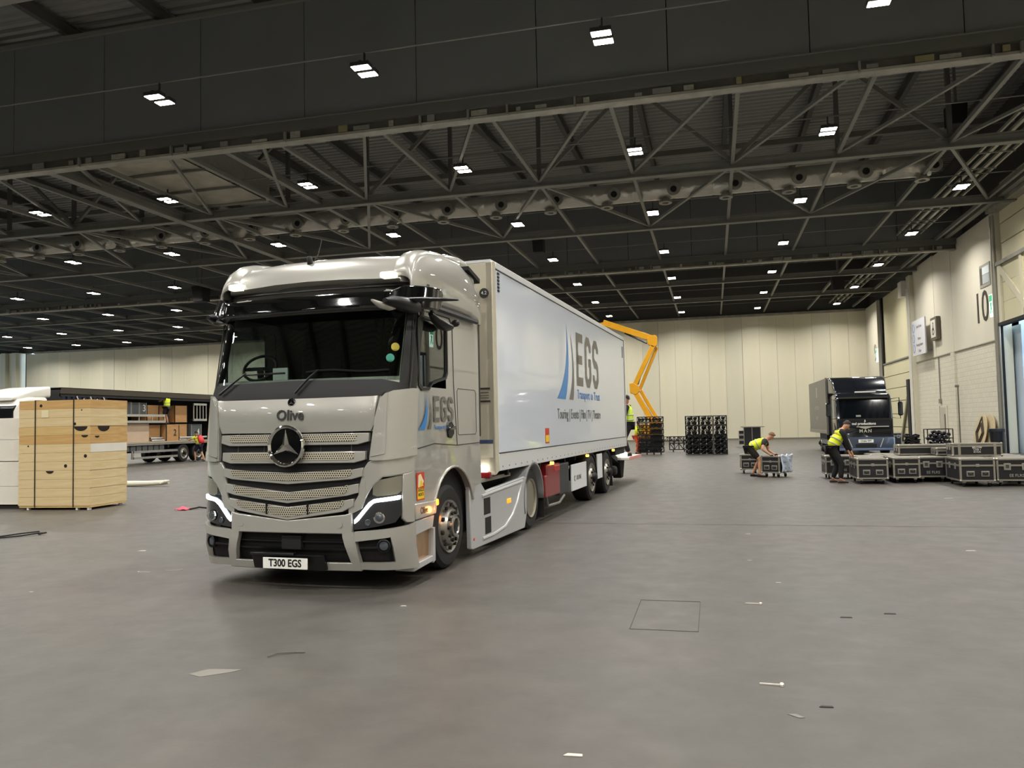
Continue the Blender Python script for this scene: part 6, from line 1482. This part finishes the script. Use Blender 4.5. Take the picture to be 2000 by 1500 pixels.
    HB.loft(rings).build('cap' if cap else 'hair', hm_, t, smooth=60)
    # clothes as fitted shells around the same joints
    c_sh, c_tr = clothes
    S = {'pelvis': (hp+up*.02, (.17, .14)), 'waist': (waist, (.17, .14)), 'chest': (chest, (.20, .155)), 'nb': (nb-up*.02, (.11, .10))}; SE = [('pelvis', 'waist'), ('waist', 'chest'), ('chest', 'nb')]
    for sd in 'lr':
        f_ = .5 if sleeves == 'short' else 1.0
        S['sh'+sd] = (J['sh'+sd], .084)
        if sleeves == 'short': S['sl'+sd] = (J['sh'+sd].lerp(J['el'+sd], .62), .07); SE += [('nb', 'sh'+sd), ('sh'+sd, 'sl'+sd)]
        else: S['el'+sd] = (J['el'+sd], .058); S['cu'+sd] = (J['el'+sd].lerp(J['wr'+sd], .95), .042); SE += [('nb', 'sh'+sd), ('sh'+sd, 'el'+sd), ('el'+sd, 'cu'+sd)]
    link('shirt', skin_mesh('shirt', S, SE, 'pelvis', mat('cloth_'+c_sh, c_sh, .85)), t)
    T_ = {'pelvis': (hp+up*.03, (.17, .145))}; TE = []
    for sd in 'lr':
        T_['hip'+sd] = (J['hip'+sd], .125); TE += [('pelvis', 'hip'+sd)]
        if shorts: T_['hem'+sd] = (J['hip'+sd].lerp(J['kn'+sd], .88), .088); TE += [('hip'+sd, 'hem'+sd)]
        else: T_['kn'+sd] = (J['kn'+sd], .085); T_['hem'+sd] = (J['kn'+sd].lerp(J['an'+sd], .95), .068); TE += [('hip'+sd, 'kn'+sd), ('kn'+sd, 'hem'+sd)]
    link('shorts' if shorts else 'trousers', skin_mesh('legwear', T_, TE, 'pelvis', mat('cloth_'+c_tr, c_tr, .85)), t)
    if vest:
        V = {'hem': (hp-up*.02, (.205, .178)), 'waist': (waist, (.19, .162)), 'chest': (chest, (.21, .17)), 'nb': (nb-up*.03, (.125, .12)), 'shl': (hp+up*.475+Vector((0, .13, 0)), .085), 'shr': (hp+up*.475+Vector((0, -.13, 0)), .085)}
        vo_ = link('high_visibility_vest', skin_mesh('vest', V, [('hem', 'waist'), ('waist', 'chest'), ('chest', 'nb'), ('nb', 'shl'), ('nb', 'shr')], 'hem', mat('vest_'+vest, vest, .6)), t)
        for h_, rx, ry in ((.10, .195, .165), (.24, .205, .172)):
            c0 = hp+up*h_
            MB().tube([c0+fw*(ry*.90*math.cos(2*PI*k/20))+Vector((0, rx*.90*math.sin(2*PI*k/20), 0)) for k in range(20)], .018, 5, True).build('reflective_stripe', mat('reflective_grey', '#a8ab9a', .4, .3), vo_)
    for sd in 'lr':
        a = J['an'+sd]; sh_ = MB(); rings = []
        for (x, w2, h2) in [(-.075, .03, .05), (-.06, .04, .085), (.0, .045, .09), (.08, .05, .06), (.16, .045, .045), (.19, .02, .025)]:
            rings.append([(a.x+x, a.y+w2*math.cos(2*PI*k/10), a.z-.085+.002+h2*(.5+.5*math.sin(2*PI*k/10))*1.1) for k in range(10)])
        sh_.loft(rings).build('shoe', mat('shoe_'+shoes, shoes, .6), t, smooth=60)
        if gloves:
            w_ = J['wr'+sd]; hd = (w_-J['el'+sd]).normalized(); MB().sphere(w_+hd*.08, .05, 10, 8, (1, 1, .7)).build('glove', mat('glove_black', '#0e0e0e', .8), t)
    return t
YEL = '#dbe823'
# bending over the flight case, facing right
person('bending worker in yellow vest and black shorts pushing a flight case', (1.10, 24.50, 0), R(-8), 66, [(-.02, .16, 0), (.20, -.14, 0)], [(.62, .02, .67), (.50, -.26, .67)], ('#141416', '#17130f'), hip=(-.06, 0, .86), head_pitch=15, hair='#6b4a2c', shorts=True, vest=YEL, gloves=True)
# standing, leaning to the cases
person('standing worker in yellow vest and black clothes reaching down to the flight cases', (3.0, 22.12, 0), R(5), 32, [(.0, .12, 0), (.14, -.14, 0)], [(.46, .22, .76), (.46, -.10, .74)], ('#0f0f12', '#0c0c0e'), hip=(-.02, 0, .92), head_pitch=22, hair='#1d1815', sleeves='long', vest='#d5df1e', shoes='#4a3a30')
# on the tail lift, back to the right
dl = Vector((1.17, 15.35, .72))
wxy = Vector((TO[0]+dl.x*math.cos(TY)-dl.y*math.sin(TY), TO[1]+dl.x*math.sin(TY)+dl.y*math.cos(TY)))
person('worker in black with a yellow vest standing on the tail lift behind the trailer', (wxy.x, wxy.y, .722), R(180), 3, [(.0, .1, 0), (.05, -.1, 0)], [(.28, .2, 1.1), (.3, -.18, 1.12)], ('#0d0d0f', '#0b0b0c'), sleeves='long', vest='#c9e34a', hair='#15120f', cap=True)
# orange trousers, half hidden by the stack
person('person in yellow and orange workwear half hidden by the truss stack', (-3.95, 42.2, 0), R(-20), 12, [(.0, .1, 0), (.05, -.1, 0)], [(.42, .15, 1.1), (.4, -.15, 1.05)], ('#d8dd3a', '#d8552a'), sleeves='long', hair='#3b2a1c')
# on the far lorry
person('worker in yellow vest and dark shorts standing up among the crates of the far lorry', (-28.93, 37.34, 2.105), R(180), 4, [(.0, .12, 0), (.04, -.12, 0)], [(.35, .25, 1.35), (.38, -.2, 1.3)], ('#16161a', '#15151a'), shorts=True, vest=YEL, hair='#2b2018')
rp = person('worker in dark shorts with a red backpack leaning on the far lorry bed', (-28.05, 38.85, 0), R(165), 22, [(.1, .12, 0), (-.32, -.14, 0)], [(.52, .24, 1.25), (.52, -.16, 1.28)], ('#d6d64a', '#191b2c'), hip=(-.05, 0, .92), shorts=True, hair='#20160f', shoes='#5b5f66')
bk = thing('backpack', 'red backpack worn by the worker at the far lorry', 'backpack', (-28.0, 38.84, 0), R(165))
kk = MB(); rings = []
for (z, a, b_, x) in [(1.02, .08, .13, -.10), (1.08, .11, .17, -.11), (1.25, .12, .18, -.03), (1.40, .10, .16, .04), (1.46, .05, .1, .07)]:
    rings.append([(x-.12+a*math.cos(2*PI*k/14), b_*math.sin(2*PI*k/14), z) for k in range(14)])
kk.loft(rings).build('bag', mat('backpack_red', '#c8202c', .6), bk, smooth=60)
for s in (1, -1): MB().tube([(-.10, s*.1, 1.44), (.10, s*.12, 1.46), (.16, s*.13, 1.3), (.02, s*.15, 1.08)], .02, 6).build('shoulder_strap', mat('strap_dark', '#1b1b1d', .8), bk)
